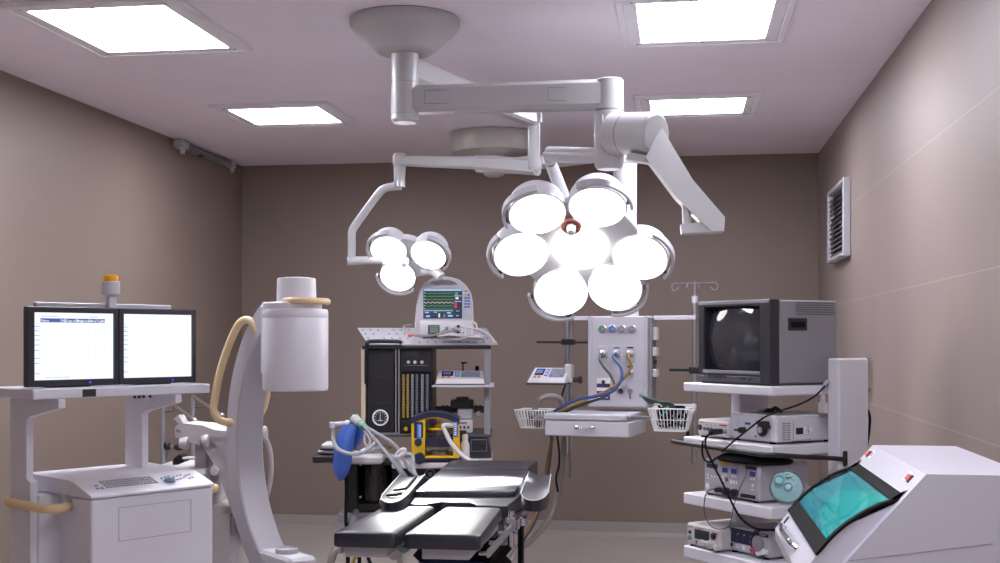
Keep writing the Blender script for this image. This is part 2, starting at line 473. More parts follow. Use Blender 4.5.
for u0, u1, in ((.09, .23), (.62, .77)):
    m = MB(CFM, 'grey')
    y = cd + (JD-cd)*((u0+u1)/2/(JX-cx))
    for a in ((u0, u1, .027, .029), (u0, u1, -.029, -.027)):
        m.box(cx+a[0], cx+a[1], y-.052, y-.047, 2.55+a[2], 2.55+a[3])
    for xx in (u0, u1): m.box(cx+xx-.001, cx+xx+.001, y-.052, y-.047, 2.522, 2.578)
    m.build('cover_plate', ua)
# elbow joint
m = MB(CFM, 'arm_white')
m.lathe([(.064, 2.478), (.066, 2.47), (.066, 2.28), (.06, 2.245), (.05, 2.232), (.02, 2.231)], (JX, JD, 0), n=32)
m.box(JX-.055, JX+.075, JD-.06, JD+.06, 2.31, 2.475, .02)
e0, e1 = Vector(Q(612, 134, 5.10)), Vector(Q(657, 134, 4.93))
m.cyl(e0, e1, .09, .09, 36, .012)
m.build('elbow_joint', t)
MB(CFM, 'grey').cyl(e0+(e1-e0)*.34, e0+(e1-e0)*.36, .0905, n=36).build('joint_seam', t)
# drooping spring arm
def flat(mb, pts, d0, d1, th):
    """pixel polygon, depth interpolated from the upper left (d0) to the lower right (d1), thickened th metres"""
    P = []
    for px, py in pts:
        k = (py-128)/104; P.append(Q(px, py, d0+(d1-d0)*k))
    return mb.slab(P, (.1*th, th, 0))
m = MB(CFM, 'arm_white')
flat(m, [(646, 157), (655, 138), (662, 128), (693, 180), (725, 217), (724, 231), (711, 231), (676, 197)], 4.93, 4.75, .11)
flat(m, [(625, 159), (650, 163), (664, 175), (676, 190), (682, 206), (690, 206), (684, 195), (668, 170), (648, 156), (630, 152)], 4.97, 4.79, .06)
flat(m, [(681, 224), (712, 221), (725, 219), (724, 231), (715, 232), (682, 233)], 4.94, 4.76, .10)
m.cyl(Q(686, 203, 4.84), Q(687, 226, 4.82), .018, n=16)
m.build('spring_arm', t)
# yoke pipe carrying the big head
m = MB(CFM, 'arm_white')
m.cyl(Q(600, 155.5, 5.15), Q(549, 154, 5.4), .034, n=20)
m.cyl(Q(549, 150.5, 5.4), Q(552, 164, 5.42), .031, .029, 20, .006)
m.cyl(Q(551, 164, 5.42), Q(569, 212, 5.58), .027, .033, 20)
m.build('yoke', t)

def lamp_head(parent, name, cpx, cpy, d, R, rr, spots, tiltx, tiltz, core, label):
    """R: ring radius, rr: reflector radius; spots: (angle, radius factor, handle arc?)"""
    c = Vector(Q(cpx, cpy, d))
    a, b = math.radians(tiltx), math.radians(tiltz)
    n = Vector((math.sin(b), -math.cos(a)*math.cos(b), -math.sin(a)*math.cos(b))).normalized()  # facing the viewer and down
    r_ = Vector((1, 0, 0)); r_ = (r_-n*r_.dot(n)).normalized(); u_ = r_.cross(n)*-1
    if u_.z < 0: u_ = -u_
    focal = 1.5
    def P(x, y, k=0): return c + r_*x + u_*y + n*(k + (x*x+y*y)/(2*focal))
    foc = c + n*focal
    # body: lobed plate with a domed back
    NS = 72; rings = []
    def rad(th, s):
        best = core*R
        for ang, f, _ in spots:
            if f == 0: continue
            dl = (th-math.radians(ang)+PI) % (2*PI)-PI
            h = R*f*math.sin(dl)
            if abs(h) < rr*1.02 and math.cos(dl) > 0: best = max(best, R*f*math.cos(dl)+math.sqrt((rr*1.02)**2-h*h)*s)
        return best
    for s, k, g in ((.3, -.012, .02), (.3, -.012, .4), (.3, -.012, .7), (.3, -.012, .9), (.3, -.010, .985), (.3, -.014, 1), (.3, -.035, 1), (.25, -.065, .95), (.15, -.10, .7), (.1, -.13, .3), (.1, -.135, .02)):
        rings.append([P(rad(2*PI*i/NS, s)*g*math.cos(2*PI*i/NS), rad(2*PI*i/NS, s)*g*math.sin(2*PI*i/NS), k) for i in range(NS)])
    hd = MB(CFM, 'white_lamp').loft(rings).build(name, parent, label)
    rl = []
    for ang, f, arc in spots:
        x, y = R*f*math.cos(math.radians(ang)), R*f*math.sin(math.radians(ang))
        p = P(x, y); ax = (foc-p).normalized()
        hs = MB(CFM, 'white_lamp')
        hs.lathe([(rr*.55, -.115), (rr*.80, -.105), (rr*.9, -.09), (rr*.92, -.066), (rr*.98, -.062), (rr*1.02, -.05), (rr*1.03, .006), (rr*.985, .011), (rr*.975, .004), (rr*.3, .003)], p, ax, 40)
        h = hs.build('reflector_housing', parent) if f else None
        ln = MB(CFM, 'lamp_light').lathe([(rr*.965, .004), (rr*.93, .010), (rr*.6, .016), (rr*.2, .019)], p, ax, 40)
        ln.build('lamp_lens', parent)
        if arc:
            a1, b1, _ = MB.basis(ax); mid = math.radians(ang+arc[0]); pts = []; K = 16
            rad_v = lambda th: (r_*math.cos(th)+u_*math.sin(th))
            hb = MB(CFM, 'pale_grey'); r1 = rr*1.2; rings2 = []
            for i in range(K+1):
                th = mid + math.radians(arc[1])*(i/K-.5)*2
                e = rad_v(th); e = (e-ax*e.dot(ax)).normalized()
                q = p + e*r1 + ax*.005
                rings2.append([q-e*.006-ax*.022, q+e*.006-ax*.022, q+e*.006+ax*.012, q-e*.006+ax*.012])
            hb.loft(rings2).build('guard_rail', parent)
            for sg in (-.86, .86):
                st = MB(CFM, 'dark_grey')
                th = mid + math.radians(arc[1])*sg; e = rad_v(th); e = (e-ax*e.dot(ax)).normalized()
                st.cyl(p+e*rr*1.0-ax*.012, p+e*r1*.99-ax*.012, .012, n=12)
                st.build('guard_bracket', parent)
    return c, n, P, foc
spots7 = [(133, 1.06, (18, 58)), (76, .98, (-10, 62)), (-3, 1.0, (20, 55)), (-50, .98, (10, 52)), (-107, .96, (-12, 54)), (-174, .98, (0, 50)), (0, 0, None)]
c7, n7, P7, foc7 = lamp_head(t, 'seven_bulb_head', 580, 248, 5.5, .276, .127, spots7, 44, -4, 1.02, None)
m = MB(CFM, 'rosered'); hp = P7(-.045, .14, .0)
m.lathe([(.03, -.005), (.045, .0), (.045, .02), (.034, .022), (.03, .012), (.01, .012)], hp, n7, 28)
m.build('handle_ring', t)
m = MB(CFM, 'white_lamp'); m.lathe([(.02, .0), (.022, .03), (.017, .06), (.006, .066)], hp, n7, 16)
for k in range(3):
    th = 2*PI*k/3+.4; m.cyl(hp+n7*.02, hp+n7*.018+Vector((math.cos(th), .3*math.sin(th), math.sin(th)))*.035, .006, n=8)
m.build('sterile_handle', t)
# second thinner arm with its post, the three bulb head
pA, pB = Vector((cx, cd, 2.655)), Vector(Q(534, 122, 6.5))
m = MB(CFM, 'arm_white'); arm(m, pA+Vector((.02, .02, .03)), pB+Vector((-.02, -.02, .025)), .055, .045, .045, .04, .35)
m.cyl(pB+Vector((0, 0, .07)), pB+Vector((0, 0, -.005)), .045, n=24)
m.build('second_arm', t)
pC = Vector(Q(534, 167, 6.5))
m = MB(CFM, 'arm_white'); m.cyl(pB, pC, .034, n=22, b=.003); m.sph(pC, (.036, .036, .036)); m.build('post', t)
pD = Vector(Q(400, 161, 6.95))
m = MB(CFM, 'arm_white'); k1 = Vector(Q(477, 163, 6.72))
arm(m, pC+Vector((.02, 0, .0)), k1, .045, .04, .04, .038, .4); arm(m, k1, pD, .035, .028, .034, .03, .4)
m.lathe([(.035, -.033), (.041, -.02), (.041, .03), (.03, .045)], pD, n=22)
arm(m, Vector(Q(520, 170, 6.6)), Vector(Q(478, 170.5, 6.72)), .02, .012, .03, .03, .4)
m.build('lower_arm', t)
m = MB(CFM, 'arm_white')
m.cyl(pD, Q(399.5, 181, 6.95), .036, .032, 20); m.build('swivel', t)
MB(CFM, 'steel').cyl(Q(399.5, 181, 6.95), Q(399.5, 187, 6.95), .034, n=20).build('swivel_collar', t)
m = MB(CFM, 'arm_white')
m.tube([Q(401, 186, 6.95), Q(393, 186.5, 6.96), Q(384, 189, 6.97), Q(376, 197, 6.98), Q(355, 226, 7.0), Q(352, 234, 7.0), Q(352, 245, 7.0), Q(351.5, 262, 7.0)], .024, 12, 4)
m.cyl(Q(347, 261, 7.0), Q(376, 260, 7.02), .026, .022, 14, .004)
m.box(X(362, 7), X(384, 7), 6.99, 7.03, Z(264, 7), Z(258, 7), .01)
m.build('curved_arm', t)
spots3 = [(148, .76, (10, 70)), (22, .98, (0, 68)), (-113, .9, (0, 66))]
c3, n3, P3, foc3 = lamp_head(t, 'three_bulb_head', 406, 259, 7.0, .152, .105, spots3, 42, -8, .95, None)
m = MB(CFM, 'white_lamp'); m.lathe([(.02, -.01), (.022, .03), (.016, .06), (.006, .066)], P3(0, 0, 0), n3, 16)
m.tube([Q(421, 271, 7.05), Q(430, 270, 7.05), Q(437, 273, 7.03), Q(441, 277, 7.02)], .03, 10, 3)
m.build('sterile_handle', t)

# ------------------------------------------------------------------ lights of the lamp heads
def beam(name, c, target, energy, ang, blend, size):
    l = bpy.data.lights.new(name, 'SPOT'); l.energy = energy; l.spot_size = math.radians(ang); l.spot_blend = blend; l.shadow_soft_size = size
    o = bpy.data.objects.new(name, l); C.objects.link(o); o.location = c
    o.rotation_euler = (Vector(target)-Vector(c)).to_track_quat('-Z', 'Y').to_euler()
    return o
beam('lamp_beam', CAM @ (c7 + n7*.06), on_z(487, 481, .88), 14000, 16, .8, .08)
beam('small_lamp_beam', CAM @ (c3 + n3*.08), on_z(470, 500, .86), 500, 20, 1.0, .08)

# ================================================================== SECOND CEILING MOUNT: supply pendant
PF = Frame(618, 7.4, -20)
dx, dd = X(494, 8.15), 8.15
t = thing('supply_pendant', 'ceiling supply pendant with gas panel, steel poles and white drawer shelf', 'medical pendant', CAM @ Vector((dx, dd, CEIL)))
MB(CFM, 'grey_drum').lathe([(.28, CEIL-.0005), (.30, CEIL-.004), (.298, CEIL-.10), (.285, CEIL-.135), (.2, CEIL-.15), (.08, CEIL-.155)], (dx, dd, 0), n=48).build('ceiling_mount', t)
px_, pd_ = X(625, 7.5), 7.5
m = MB(CFM, 'white_lamp').lathe([(.07, CEIL-.15), (.09, CEIL-.155), (.09, CEIL-.17), (.075, CEIL-.18), (.07, 2.62), (.05, 2.61)], (dx, dd, 0), n=32)
arm(m, (dx, dd, 2.675), (px_, pd_, 2.675), .042, .042, .06, .06, .35)
m.build('arm', t)
MB(CFM, 'white2').lathe([(.078, 2.74), (.08, 2.735), (.08, 2.6), (.074, 2.595), (.074, 1.70), (.085, 1.69), (.085, 1.64), (.07, 1.635)], (px_, pd_, 0), n=32).build('column', t)
# gas panel body
zt, zb = PF.z(316, 0, 0), PF.z(407, 0, 0)
uL, uR = PF.u(588, 0), PF.u(647.5, 0)
bd = MB(PF.M, 'pendant_white').box(uL, uR, 0, .16, zb, zt, .008)
bd.use('pale_grey')
for uu in (uL+.002, uR-.022): bd.box(uu, uu+.02, -.006, .01, zb, zt, .002)
body = bd.build('gas_panel', t)
def pu(px): return PF.u(px, 0)
def pz(py, px=618): return PF.z(py, pu(px), 0)
for px, mt in ((602.5, 'green'), (612.5, 'blueink'), (622, 'grey'), (632, 'grey')):
    g = MB(PF.M, 'steel'); cc = (pu(px), -.001, pz(329, px)); g.lathe([(.026, 0), (.026, .012), (.022, .014)], cc, (0, -1, 0), 24)
    g.use(mt).lathe([(.022, .0142), (.021, .0155)], cc, (0, -1, 0), 24)
    g.use('paper').box(cc[0]-.001, cc[0]+.012, -.0185, -.017, cc[2]-.001, cc[2]+.001)
    g.build('pressure_gauge', body)
socks = []
for px, py, mt in ((603.5, 354, None), (617, 354, 'blueink'), (630.5, 354, 'ink'), (630.5, 373, 'ink')):
    g = MB(PF.M, 'pale_grey'); u0, z0 = pu(px), pz(py, px)
    g.box(u0-.03, u0+.03, -.008, .002, z0-.05, z0+.05, .003)
    if mt: g.use(mt).box(u0-.018, u0+.018, -.0095, -.007, z0+.034, z0+.044)
    g.use('steel').lathe([(.024, 0), (.024, .01), (.017, .012), (.017, .03), (.012, .032)], (u0, -.008, z0), (0, -1, 0), 18)
    g.use('dark_grey').lathe([(.010, .032), (.009, .034)], (u0, -.008, z0), (0, -1, 0), 14)
    g.build('gas_outlet', body); socks.append((u0, z0))
g = MB(PF.M, 'paper'); u0 = pu(603.5)
g.box(u0-.042, u0+.042, -.004, .001, pz(391, 603), pz(378, 603), .001)
g.use('purple').box(u0-.042, u0+.042, -.005, 0, pz(387.5, 603), pz(383.5, 603)).box(u0-.042, u0+.042, -.005, 0, pz(400, 603), pz(391, 603))
g.use('ink').lathe([(.012, .004), (.01, .008)], (u0, 0, pz(382, 603)), (0, -1, 0), 14)
g.use('paper').box(u0-.036, u0-.02, -.006, 0, pz(398, 603), pz(394, 603))
for k in range(3): g.box(u0-.012, u0+.03, -.006, 0, pz(394.5+k*1.7, 603), pz(393.8+k*1.7, 603))
g.build('socket_label', body)
g = MB(PF.M, 'steel'); u0, z0 = pu(621, ), pz(391, 621)
g.lathe([(.027, 0), (.027, .012), (.02, .014), (.018, .006)], (u0, -.001, z0), (0, -1, 0), 22).use('ink').lathe([(.016, .006), (.015, .009)], (u0, -.001, z0), (0, -1, 0), 18)
g.build('round_port', body)
g = MB(PF.M, 'grey'); u0, z0 = pu(630.5), pz(391, 630)
g.lathe([(.016, 0), (.016, .012)], (u0, -.001, z0), (0, -1, 0), 16).box(u0-.005, u0+.005, -.016, -.002, z0-.05, z0-.01, .002)
g.build('key_lock', body)
# side strip with power outlets (right side face)
us = uR+.001
g = MB(PF.M, 'grey').box(us, us+.02, .02, .15, zb+.02, zt-.01, .003).build('power_strip', t)
def sz(py): return PF.z(py, us, .08)
o = MB(PF.M, 'offwhite')
for y0, y1 in ((327, 340), (347, 356), (369, 377)): o.box(us+.018, us+.045, .045, .125, sz(y1), sz(y0), .004)
o.use('ink'); o.box(us+.018, us+.03, .05, .08, sz(364), sz(360)).box(us+.018, us+.03, .09, .12, sz(364), sz(360))
o.use('led_red')
for py in (355, 376):
    for v in (.06, .1): o.box(us+.044, us+.047, v, v+.012, sz(py+.8), sz(py-.4))
o.build('power_outlet', t)
# rails, poles
zr = PF.z(318, 0, .1)
rl = MB(PF.M, 'white2')
uPL, uPR = PF.u(566, .1), PF.u(694, .1)
rl.box(uPL-.02, uL+.01, .09, .11, zr-.013, zr+.013, .002).use('steel').cyl((uL-.03, .091, zr), (uL-.03, .085, zr), .005, n=8); rl.build('rail', t)
rl = MB(PF.M, 'white2').box(us+.015, uPR+.01, .09, .11, zr-.013, zr+.013, .002).use('steel')
for u in (us+.05, uPR-.03): rl.cyl((u, .091, zr), (u, .085, zr), .005, n=8)
rl.build('rail', t)
zr2 = PF.z(406, 0, .1); MB(PF.M, 'white2').box(us+.015, uPR+.015, .09, .11, zr2-.02, zr2+.02, .002).build('rail', t)
pl = MB(PF.M, 'steel').cyl((uPL, .12, PF.z(316, uPL, .12)), (uPL, .12, PF.z(455, uPL, .12)), .013, n=14)
pl.cyl((uPL+.025, .12, PF.z(320, uPL, .12)), (uPL+.025, .12, PF.z(478, uPL, .12)), .009, n=12)
pl.build('pole', t)
pl = MB(PF.M, 'steel').cyl((uPR, .12, PF.z(300, uPR, .12)), (uPR, .12, PF.z(463, uPR, .12)), .015, n=14)
pl.use('white2').cyl((uPR, .12, PF.z(303, uPR, .12)), (uPR, .12, PF.z(296, uPR, .12)), .019, n=14)
pl.build('pole', t)
ip = MB(PF.M, 'steel'); ztop = PF.z(283, uPR, .12)
ip.cyl((uPR, .12, PF.z(300, uPR, .12)), (uPR, .12, ztop+.01), .007, n=10)
for sg in (-1, 1):
    L = .13
    ip.cyl((uPR, .12, ztop), (uPR+sg*L, .12, ztop), .003, n=8)
    ip.tube([(uPR+sg*L, .12, ztop), (uPR+sg*(L+.012), .12, ztop-.02), (uPR+sg*L, .12, ztop-.045), (uPR+sg*(L-.025), .12, ztop-.035), (uPR+sg*(L-.03), .12, ztop-.02)], .0028, 8, 4)
    ip.tube([(uPR+sg*.04, .12, ztop), (uPR+sg*.045, .09, ztop-.02), (uPR+sg*.04, .07, ztop-.03), (uPR+sg*.03, .07, ztop-.015)], .0035, 8, 4)
ip.build('drip_hook', t)
cl = MB(PF.M, 'black'); zc = PF.z(342, uPL, .1)
cl.box(uPL-.03, uPL+.05, .09, .15, zc-.018, zc+.018, .004); cl.cyl((PF.u(537, .11), .11, zc), (PF.u(588, .11), .11, zc-.003), .007, n=10)
cl.build('clamp_rod', t)
cl = MB(PF.M, 'black'); zc = PF.z(370, uPR, .1)
cl.box(uPR-.03, uPR+.03, .09, .15, zc-.022, zc+.022, .004); cl.cyl((PF.u(669.5, .11), .11, zc), (uPR, .11, zc), .009, n=10)
cl.build('clamp_rod', t)
# shelf and drawer
vs = -.36
s0, s1 = PF.u(543.5, vs), PF.u(626.5, vs)
zs = PF.z(413.5, s0, vs)
sh = MB(PF.M, 'pendant_white').box(s0, s1, vs, .16, zs-.036, zs, .006).build('shelf', t)
MB(PF.M, 'steel').box(s0-.055, s0+.002, vs+.03, vs+.06, zs-.03, zs-.01, .003).build('side_bracket', t)
MB(PF.M, 'steel').box(s1-.002, s1+.12, vs+.1, vs+.13, zs-.03, zs-.01, .003).build('side_bracket', t)
g = MB(PF.M, 'steel')
for u in (s0+.03, s1-.03): g.cyl((u, vs+.001, zs-.018), (u, vs-.004, zs-.018), .006, n=10)
g.build('shelf_screw', t); MB(PF.M, 'steel').box(s1-.004, s1+.006, vs+.02, vs+.09, zs-.034, zs-.004, .003).build('end_plate', t)
zd0, zd1 = PF.z(435.5, s0, vs), zs-.037
dr = MB(PF.M, 'pendant_white').box(s0+.006, s1+.012, vs+.004, .10, zd0, zd1-.004, .006).build('drawer', t)
mid = (s0+s1)/2
h = MB(PF.M, 'chrome').tube([(mid-.05, vs+.004, (zd0+zd1)/2+.005), (mid-.045, vs-.018, (zd0+zd1)/2+.005), (mid, vs-.026, (zd0+zd1)/2+.002), (mid+.045, vs-.018, (zd0+zd1)/2+.005), (mid+.05, vs+.004, (zd0+zd1)/2+.005)], .006, 8, 4)
for u in (mid-.05, mid+.05): h.sph((u, vs+.002, (zd0+zd1)/2+.005), (.014, .005, .012), 10, 6)
h.build('handle', dr)

# wire baskets
def basket(name, px0, px1, v0, v1, py0, py1, label):
    u0, u1 = PF.u(px0, v0), PF.u(px1, v0); za, zb_ = PF.z(py0, u0, v0), PF.z(py1, u0, v0)
    m = MB(PF.M, 'paper'); t_ = .012; r = .0021
    def ring(k, rr):
        i = .03*(1-k); z = zb_+(za-zb_)*k
        m.tube([(u0+i, v0+i, z), (u1-i, v0+i, z), (u1-i, v1-i, z), (u0+i, v1-i, z)], rr, 6, 1, closed=True)
    for k, rr in ((1, .0045), (.5, .0022), (0, .003)): ring(k, rr)
    n = 11
    for i in range(n+1):
        f = i/n
        for vv, sg in ((v0, 1), (v1, -1)):
            m.cyl((u0+(u1-u0)*f, vv, za), (u0+.03+(u1-u0-.06)*f, vv+sg*.03, zb_), r, n=6)
        ua_ = u0+.03+(u1-u0-.06)*f
        m.cyl((ua_, v0+.03, zb_), (ua_, v1-.03, zb_), r*.8, n=6)
    for i in range(1, 6):
        f = i/6
        for uu, sg in ((u0, 1), (u1, -1)):
            m.cyl((uu, v0+(v1-v0)*f, za), (uu+sg*.03, v0+.03+(v1-v0-.06)*f, zb_), r, n=6)
    return tag(m.build(name), label, 'basket', 'white wire baskets on the pendant'), (u0, u1, za, zb_)
bk1, b1 = basket('wire_basket', 514.5, 548, -.30, -.12, 410, 428, 'white wire basket at the left end of the pendant drawer shelf')
bk2, b2 = basket('wire_basket', 648, 689, -.22, -.05, 408.5, 431, 'white wire basket full of dark cables right of the drawer shelf')
u0, u1, za, zb_ = b2
# monitoring leads heaped in the right basket
m = MB(PF.M, 'black2'); rnd = random.Random(3)
for k in range(16):
    a0 = rnd.uniform(u0+.05, u1-.07); pts = []
    for j in range(6):
        pts.append((min(u1-.045, max(u0+.045, a0+rnd.uniform(-.07, .07))), rnd.uniform(-.17, -.10), zb_+.02+rnd.uniform(0, .13)))
    m.use(('black2', 'dark_grey', 'teal', 'greenhose')[k % 4 if k % 3 else 0]).tube(pts, .006, 6, 5)
m.use('greenhose')
for k in range(6):
    m.tube([(u0-.055+k*.006, -.16+.01*k, za+.07-k*.008), (u0+.0+.01*k, -.15, za+.055-.004*k), (u0+.06+.012*k, -.14, za+.03), (u0+.12+.01*k, -.13, za-.03)], .008, 6, 4)
m.use('teal').sph((u0-.06, -.15, za+.075), (.014, .014, .012), 10, 6)
m.use('black').sph((u1-.03, -.1, zb_-.02), (.012, .012, .02), 10, 6).cyl((u1-.03, -.1, zb_+.05), (u1-.03, -.1, zb_-.01), .003, n=6)
tag(m.build('monitoring_leads'), 'tangle of dark monitoring leads heaped in right wire basket', 'cables')
# grey hose looping into the left basket
m = MB(PF.M, 'greyhose'); vb = -.2
m.tube([PF.p(563, 408, -.02), PF.p(560, 399, -.1), PF.p(551, 396, -.2), PF.p(542, 398, -.25), PF.p(537, 405, -.25), PF.p(534, 411, -.25)], .017, 10, 8, rib=.08)
m.use('chrome').cyl(PF.p(534, 411, -.25), PF.p(532, 416, -.25), .017, .014, 14).use('black').cyl(PF.p(532, 416, -.25), PF.p(531, 420, -.25), .015, .018, 14)
tag(m.build('suction_hose'), 'short ribbed grey hose with black end drooping into left wire basket', 'hose')
m = MB(PF.M, 'dark_grey'); q = PF.p(538, 424, -.21); m.lathe([(.022, -.01), (.024, 0), (.02, .01), (.006, .012)], q, (0, -1, .3), 16)
for k in range(4):
    th = PI*k/4; m.cyl(Vector(q)+Vector((math.cos(th)*.018, -.012, math.sin(th)*.018)), Vector(q)-Vector((math.cos(th)*.018, .012, math.sin(th)*.018)), .004, n=6)
tag(m.build('valve_knob'), 'small dark round valve lying in the left wire basket', 'valve')

# keypad pump on the left pole
def keypad_pump(F_, u0, u1, v0, v1, z0, h0, h1, label, grp, screen=True):
    t = thing('infusion_pump', label, 'infusion pump', F_.w((u0+u1)/2, (v0+v1)/2, z0-.008), grp)
    W_ = u1-u0
    c = [(u0, v0, z0), (u1, v0, z0), (u1, v1, z0), (u0, v1, z0), (u0+.006, v0+.012, z0+h0), (u1-.006, v0+.012, z0+h0), (u1-.012, v1, z0+h1), (u0+.012, v1, z0+h1)]
    MB(F_.M, 'offwhite').hexa(c).build('housing', t)
    MB(F_.M, 'dark_grey').box(u0-.004, u1+.006, v0-.004, v1, z0-.009, z0+.004, .003).build('base_plate', t)
    k = MB(F_.M, 'lcd_off'); p0, p1 = Vector(c[4]), Vector(c[5]); q0 = Vector(c[7]); ex = (p1-p0).normalized(); ey = (q0-p0); ey = (ey-ex*ey.dot(ex)); L = ey.length; ey.normalize(); en = ex.cross(ey)
    if en.z < 0: en = -en
    wd = (p1-p0).length
    def pad(a0, a1, b0, b1, mt, t_=.003):
        k.use(mt); vs = [p0+ex*wd*a+ey*L*b for a, b in ((a0, b0), (a1, b0), (a1, b1), (a0, b1))]
        k.slab(vs, en*t_)
    pad(.1, .34, .38, .88, 'lcd_off'); pad(.12, .3, .5, .8, 'blueink', .0035)
    pad(.22, .29, .14, .3, 'orange'); pad(.1, .18, .14, .3, 'grey')
    pad(.38, .48, .3, .85, 'blue2'); pad(.40, .46, .4, .5, 'offwhite', .004); pad(.40, .46, .62, .72, 'offwhite', .004)
    pad(.52, .93, .2, .9, 'grey')
    for i in range(4):
        for j in range(3): pad(.54+i*.095, .61+i*.095, .27+j*.2, .4+j*.2, 'grey' if (i+j) % 3 else 'blueink', .0045)
    k.build('keypad', t)
    return t
vp = -.02; ua, ub = PF.u(528, vp), PF.u(566, vp); zp = PF.z(383, ua, vp)
t2 = keypad_pump(PF, ua, ub, vp-.02, vp+.11, zp, .022, .095, 'keypad infusion pump clamped on the left pole of the pendant', 'infusion pumps')
m = MB(PF.M, 'black'); m.cyl((ub, .07, zp+.02), (ub+.06, .10, zp+.02), .016, n=14); m.lathe([(.02, 0), (.024, .004), (.024, .016), (.018, .02)], (ub+.055, .08, zp+.02), (1, 0, 0), 12)
m.build('clamp_knob', t2)
m = MB(PF.M, 'offwhite'); m.box(ub-.03, ub+.02, .04, .10, zp, zp+.12, .008); m.use('steel').cyl((ub-.02, .08, zp+.11), (ub-.02, .08, zp+.18), .006, n=10).box(ub-.04, ub, .075, .085, zp+.175, zp+.185)
m.build('pole_bracket', t2)
MB(PF.M, 'black2').tube([(ub-.03, .09, zp), PF.p(562, 395, .05), PF.p(563, 404, .0), PF.p(566, 408, -.02)], .006, 6, 5).build('power_cord', t2)

# gas hoses from the outlets, over the shelf, down to the floor
def hose(F_, pts, r, mt, name, label, cat='hose', grp=None, rib=0, n=8, sub=6):
    return tag(MB(F_.M, mt).tube(pts, r, n, sub, rib=rib).build(name), label, cat, grp)
ZL = zs
def down(k):
    return [PF.p(553-k*1.5, 437, -.05+.03*k), PF.p(549+k*1.2, 455, -.05+.03*k), PF.p(546+k*1.5, 475, -.05+.03*k), PF.p(541+k*1.5, 500, -.1+.03*k), PF.p(531+k*2, 525, -.2+.03*k), PF.p(514+k*2, 552, -.4+.03*k), (PF.u(496+k*2, -.7), -.7+.03*k, .05), (PF.u(470+k*2, -.8), -.8+.03*k, .012)]
def hp_(k, px, py, v): return PF.p(px, py, v)
(ug, zg), (ubl, zbl), (uy, zy), _ = socks
hose(PF, [(ug, -.04, zg), (ug, -.09, zg-.03), PF.p(604, 367, -.10), PF.p(611, 376, -.11), PF.p(614, 386, -.13), PF.p(606, 396, -.16), PF.p(590, 402, -.18), PF.p(572, 409, -.19), (s0-.018, -.17, zs-.05), PF.p(552, 432, -.14)] + down(0), .0085, 'greenhose', 'gas_hose', 'dark green gas hose from the left outlet of the gas panel', grp='gas hoses from the pendant')
hose(PF, [(ubl, -.04, zbl), (ubl, -.09, zbl-.02), PF.p(621, 368, -.12), PF.p(621, 380, -.16), PF.p(613, 391, -.20), PF.p(598, 396, -.22), PF.p(580, 399, -.24), PF.p(565, 405, -.25), (s0-.042, -.14, zs-.04), PF.p(550, 434, -.10)] + down(1), .0095, 'bluehose', 'gas_hose', 'blue gas hose from the middle outlet of the gas panel', grp='gas hoses from the pendant')
hose(PF, [(uy, -.04, zy), (uy+.01, -.09, zy-.02), PF.p(631, 367, -.10), PF.p(625, 377, -.12), PF.p(614, 386, -.14), PF.p(602, 393, -.17), PF.p(586, 399, -.19), PF.p(570, 407, -.20), (s0-.03, -.2, zs-.05), PF.p(551, 433, -.2)] + [Vector(q)+Vector((.012, -.05, 0)) for q in down(0)], .0085, 'yellowhose', 'gas_hose', 'yellow gas hose from the right outlet of the gas panel', grp='gas hoses from the pendant')
hose(PF, [PF.p(563, 436, .1), PF.p(562, 460, .1), PF.p(560, 480, .1), PF.p(555, 505, .0), PF.p(545, 525, -.1), PF.p(530, 541, -.3), PF.p(515, 553, -.5), (PF.u(495, -.75), -.75, .05), (PF.u(470, -.9), -.9, .02)], .02, 'greyhose', 'vacuum_hose', 'thick translucent grey hose hanging from pendant to the floor', rib=.04)
hose(PF, [PF.p(557, 436, .02), PF.p(559, 450, .02), PF.p(559, 465, .02), PF.p(556, 478, .02), PF.p(558, 492, .02)], .006, 'black2', 'hanging_cord', 'thin black cord dangling below the pendant drawer', 'cord')
# ================================================================== OPERATING TABLE (aligned with the room)
ZT = .85
t = thing('operating_table', 'black padded operating table with split leg section and navy covered base', 'operating table', on_z(440, 500, 0).xyz * 0 + Vector((-.9, 4.9, 0)))
def pad(mb, corners, zt, th, b=.012):
    """corners: four world xy (ccw from front left); a padded slab with a rounded upper edge"""
    c = [Vector((p[0], p[1], 0)) for p in corners]; ctr = sum(c, Vector())/4; rings = []
    n = 5; outline = []
    for i in range(len(c)):       # rounded plan corners
        a, p, q = c[i-1], c[i], c[(i+1) % len(c)]; r = .018
        e0, e1 = (a-p).normalized()*r, (q-p).normalized()*r
        for k in range(n):
            f = k/(n-1); outline.append((p+e0)*(1-f)**2 + p*2*f*(1-f) + (p+e1)*f*f)
    zts = zt if isinstance(zt, (list, tuple)) else [zt]*2       # front, back heights
    y0, y1 = min(p.y for p in c), max(p.y for p in c)
    def lv(p): return zts[0]+(zts[1]-zts[0])*(p.y-y0)/(y1-y0)
    def ins(p, d):
        v = p-ctr; return p - Vector((math.copysign(min(d, abs(v.x)), v.x), math.copysign(min(d, abs(v.y)), v.y), 0))
    for d, h in ((.004, -th), (0, -th+.006), (0, -.010), (.003, -.003), (.008, 0), (.05, .001)):
        rings.append([ins(p, d) + Vector((0, 0, lv(p)+h)) for p in outline])
    return mb.loft(rings)
g = lambda px, py, z=ZT: on_z(px, py, z)[:2]
# leg pads
pad(MB(m='leather'), [(-1.162, 3.93), (-.942, 3.93), (-.945, 4.60), (-1.145, 4.60)], ZT, .05).build('leg_pad', t)
pad(MB(m='leather'), [(-.918, 3.93), (-.655, 3.93), (-.683, 4.60), (-.905, 4.60)], ZT, .05).build('leg_pad', t)
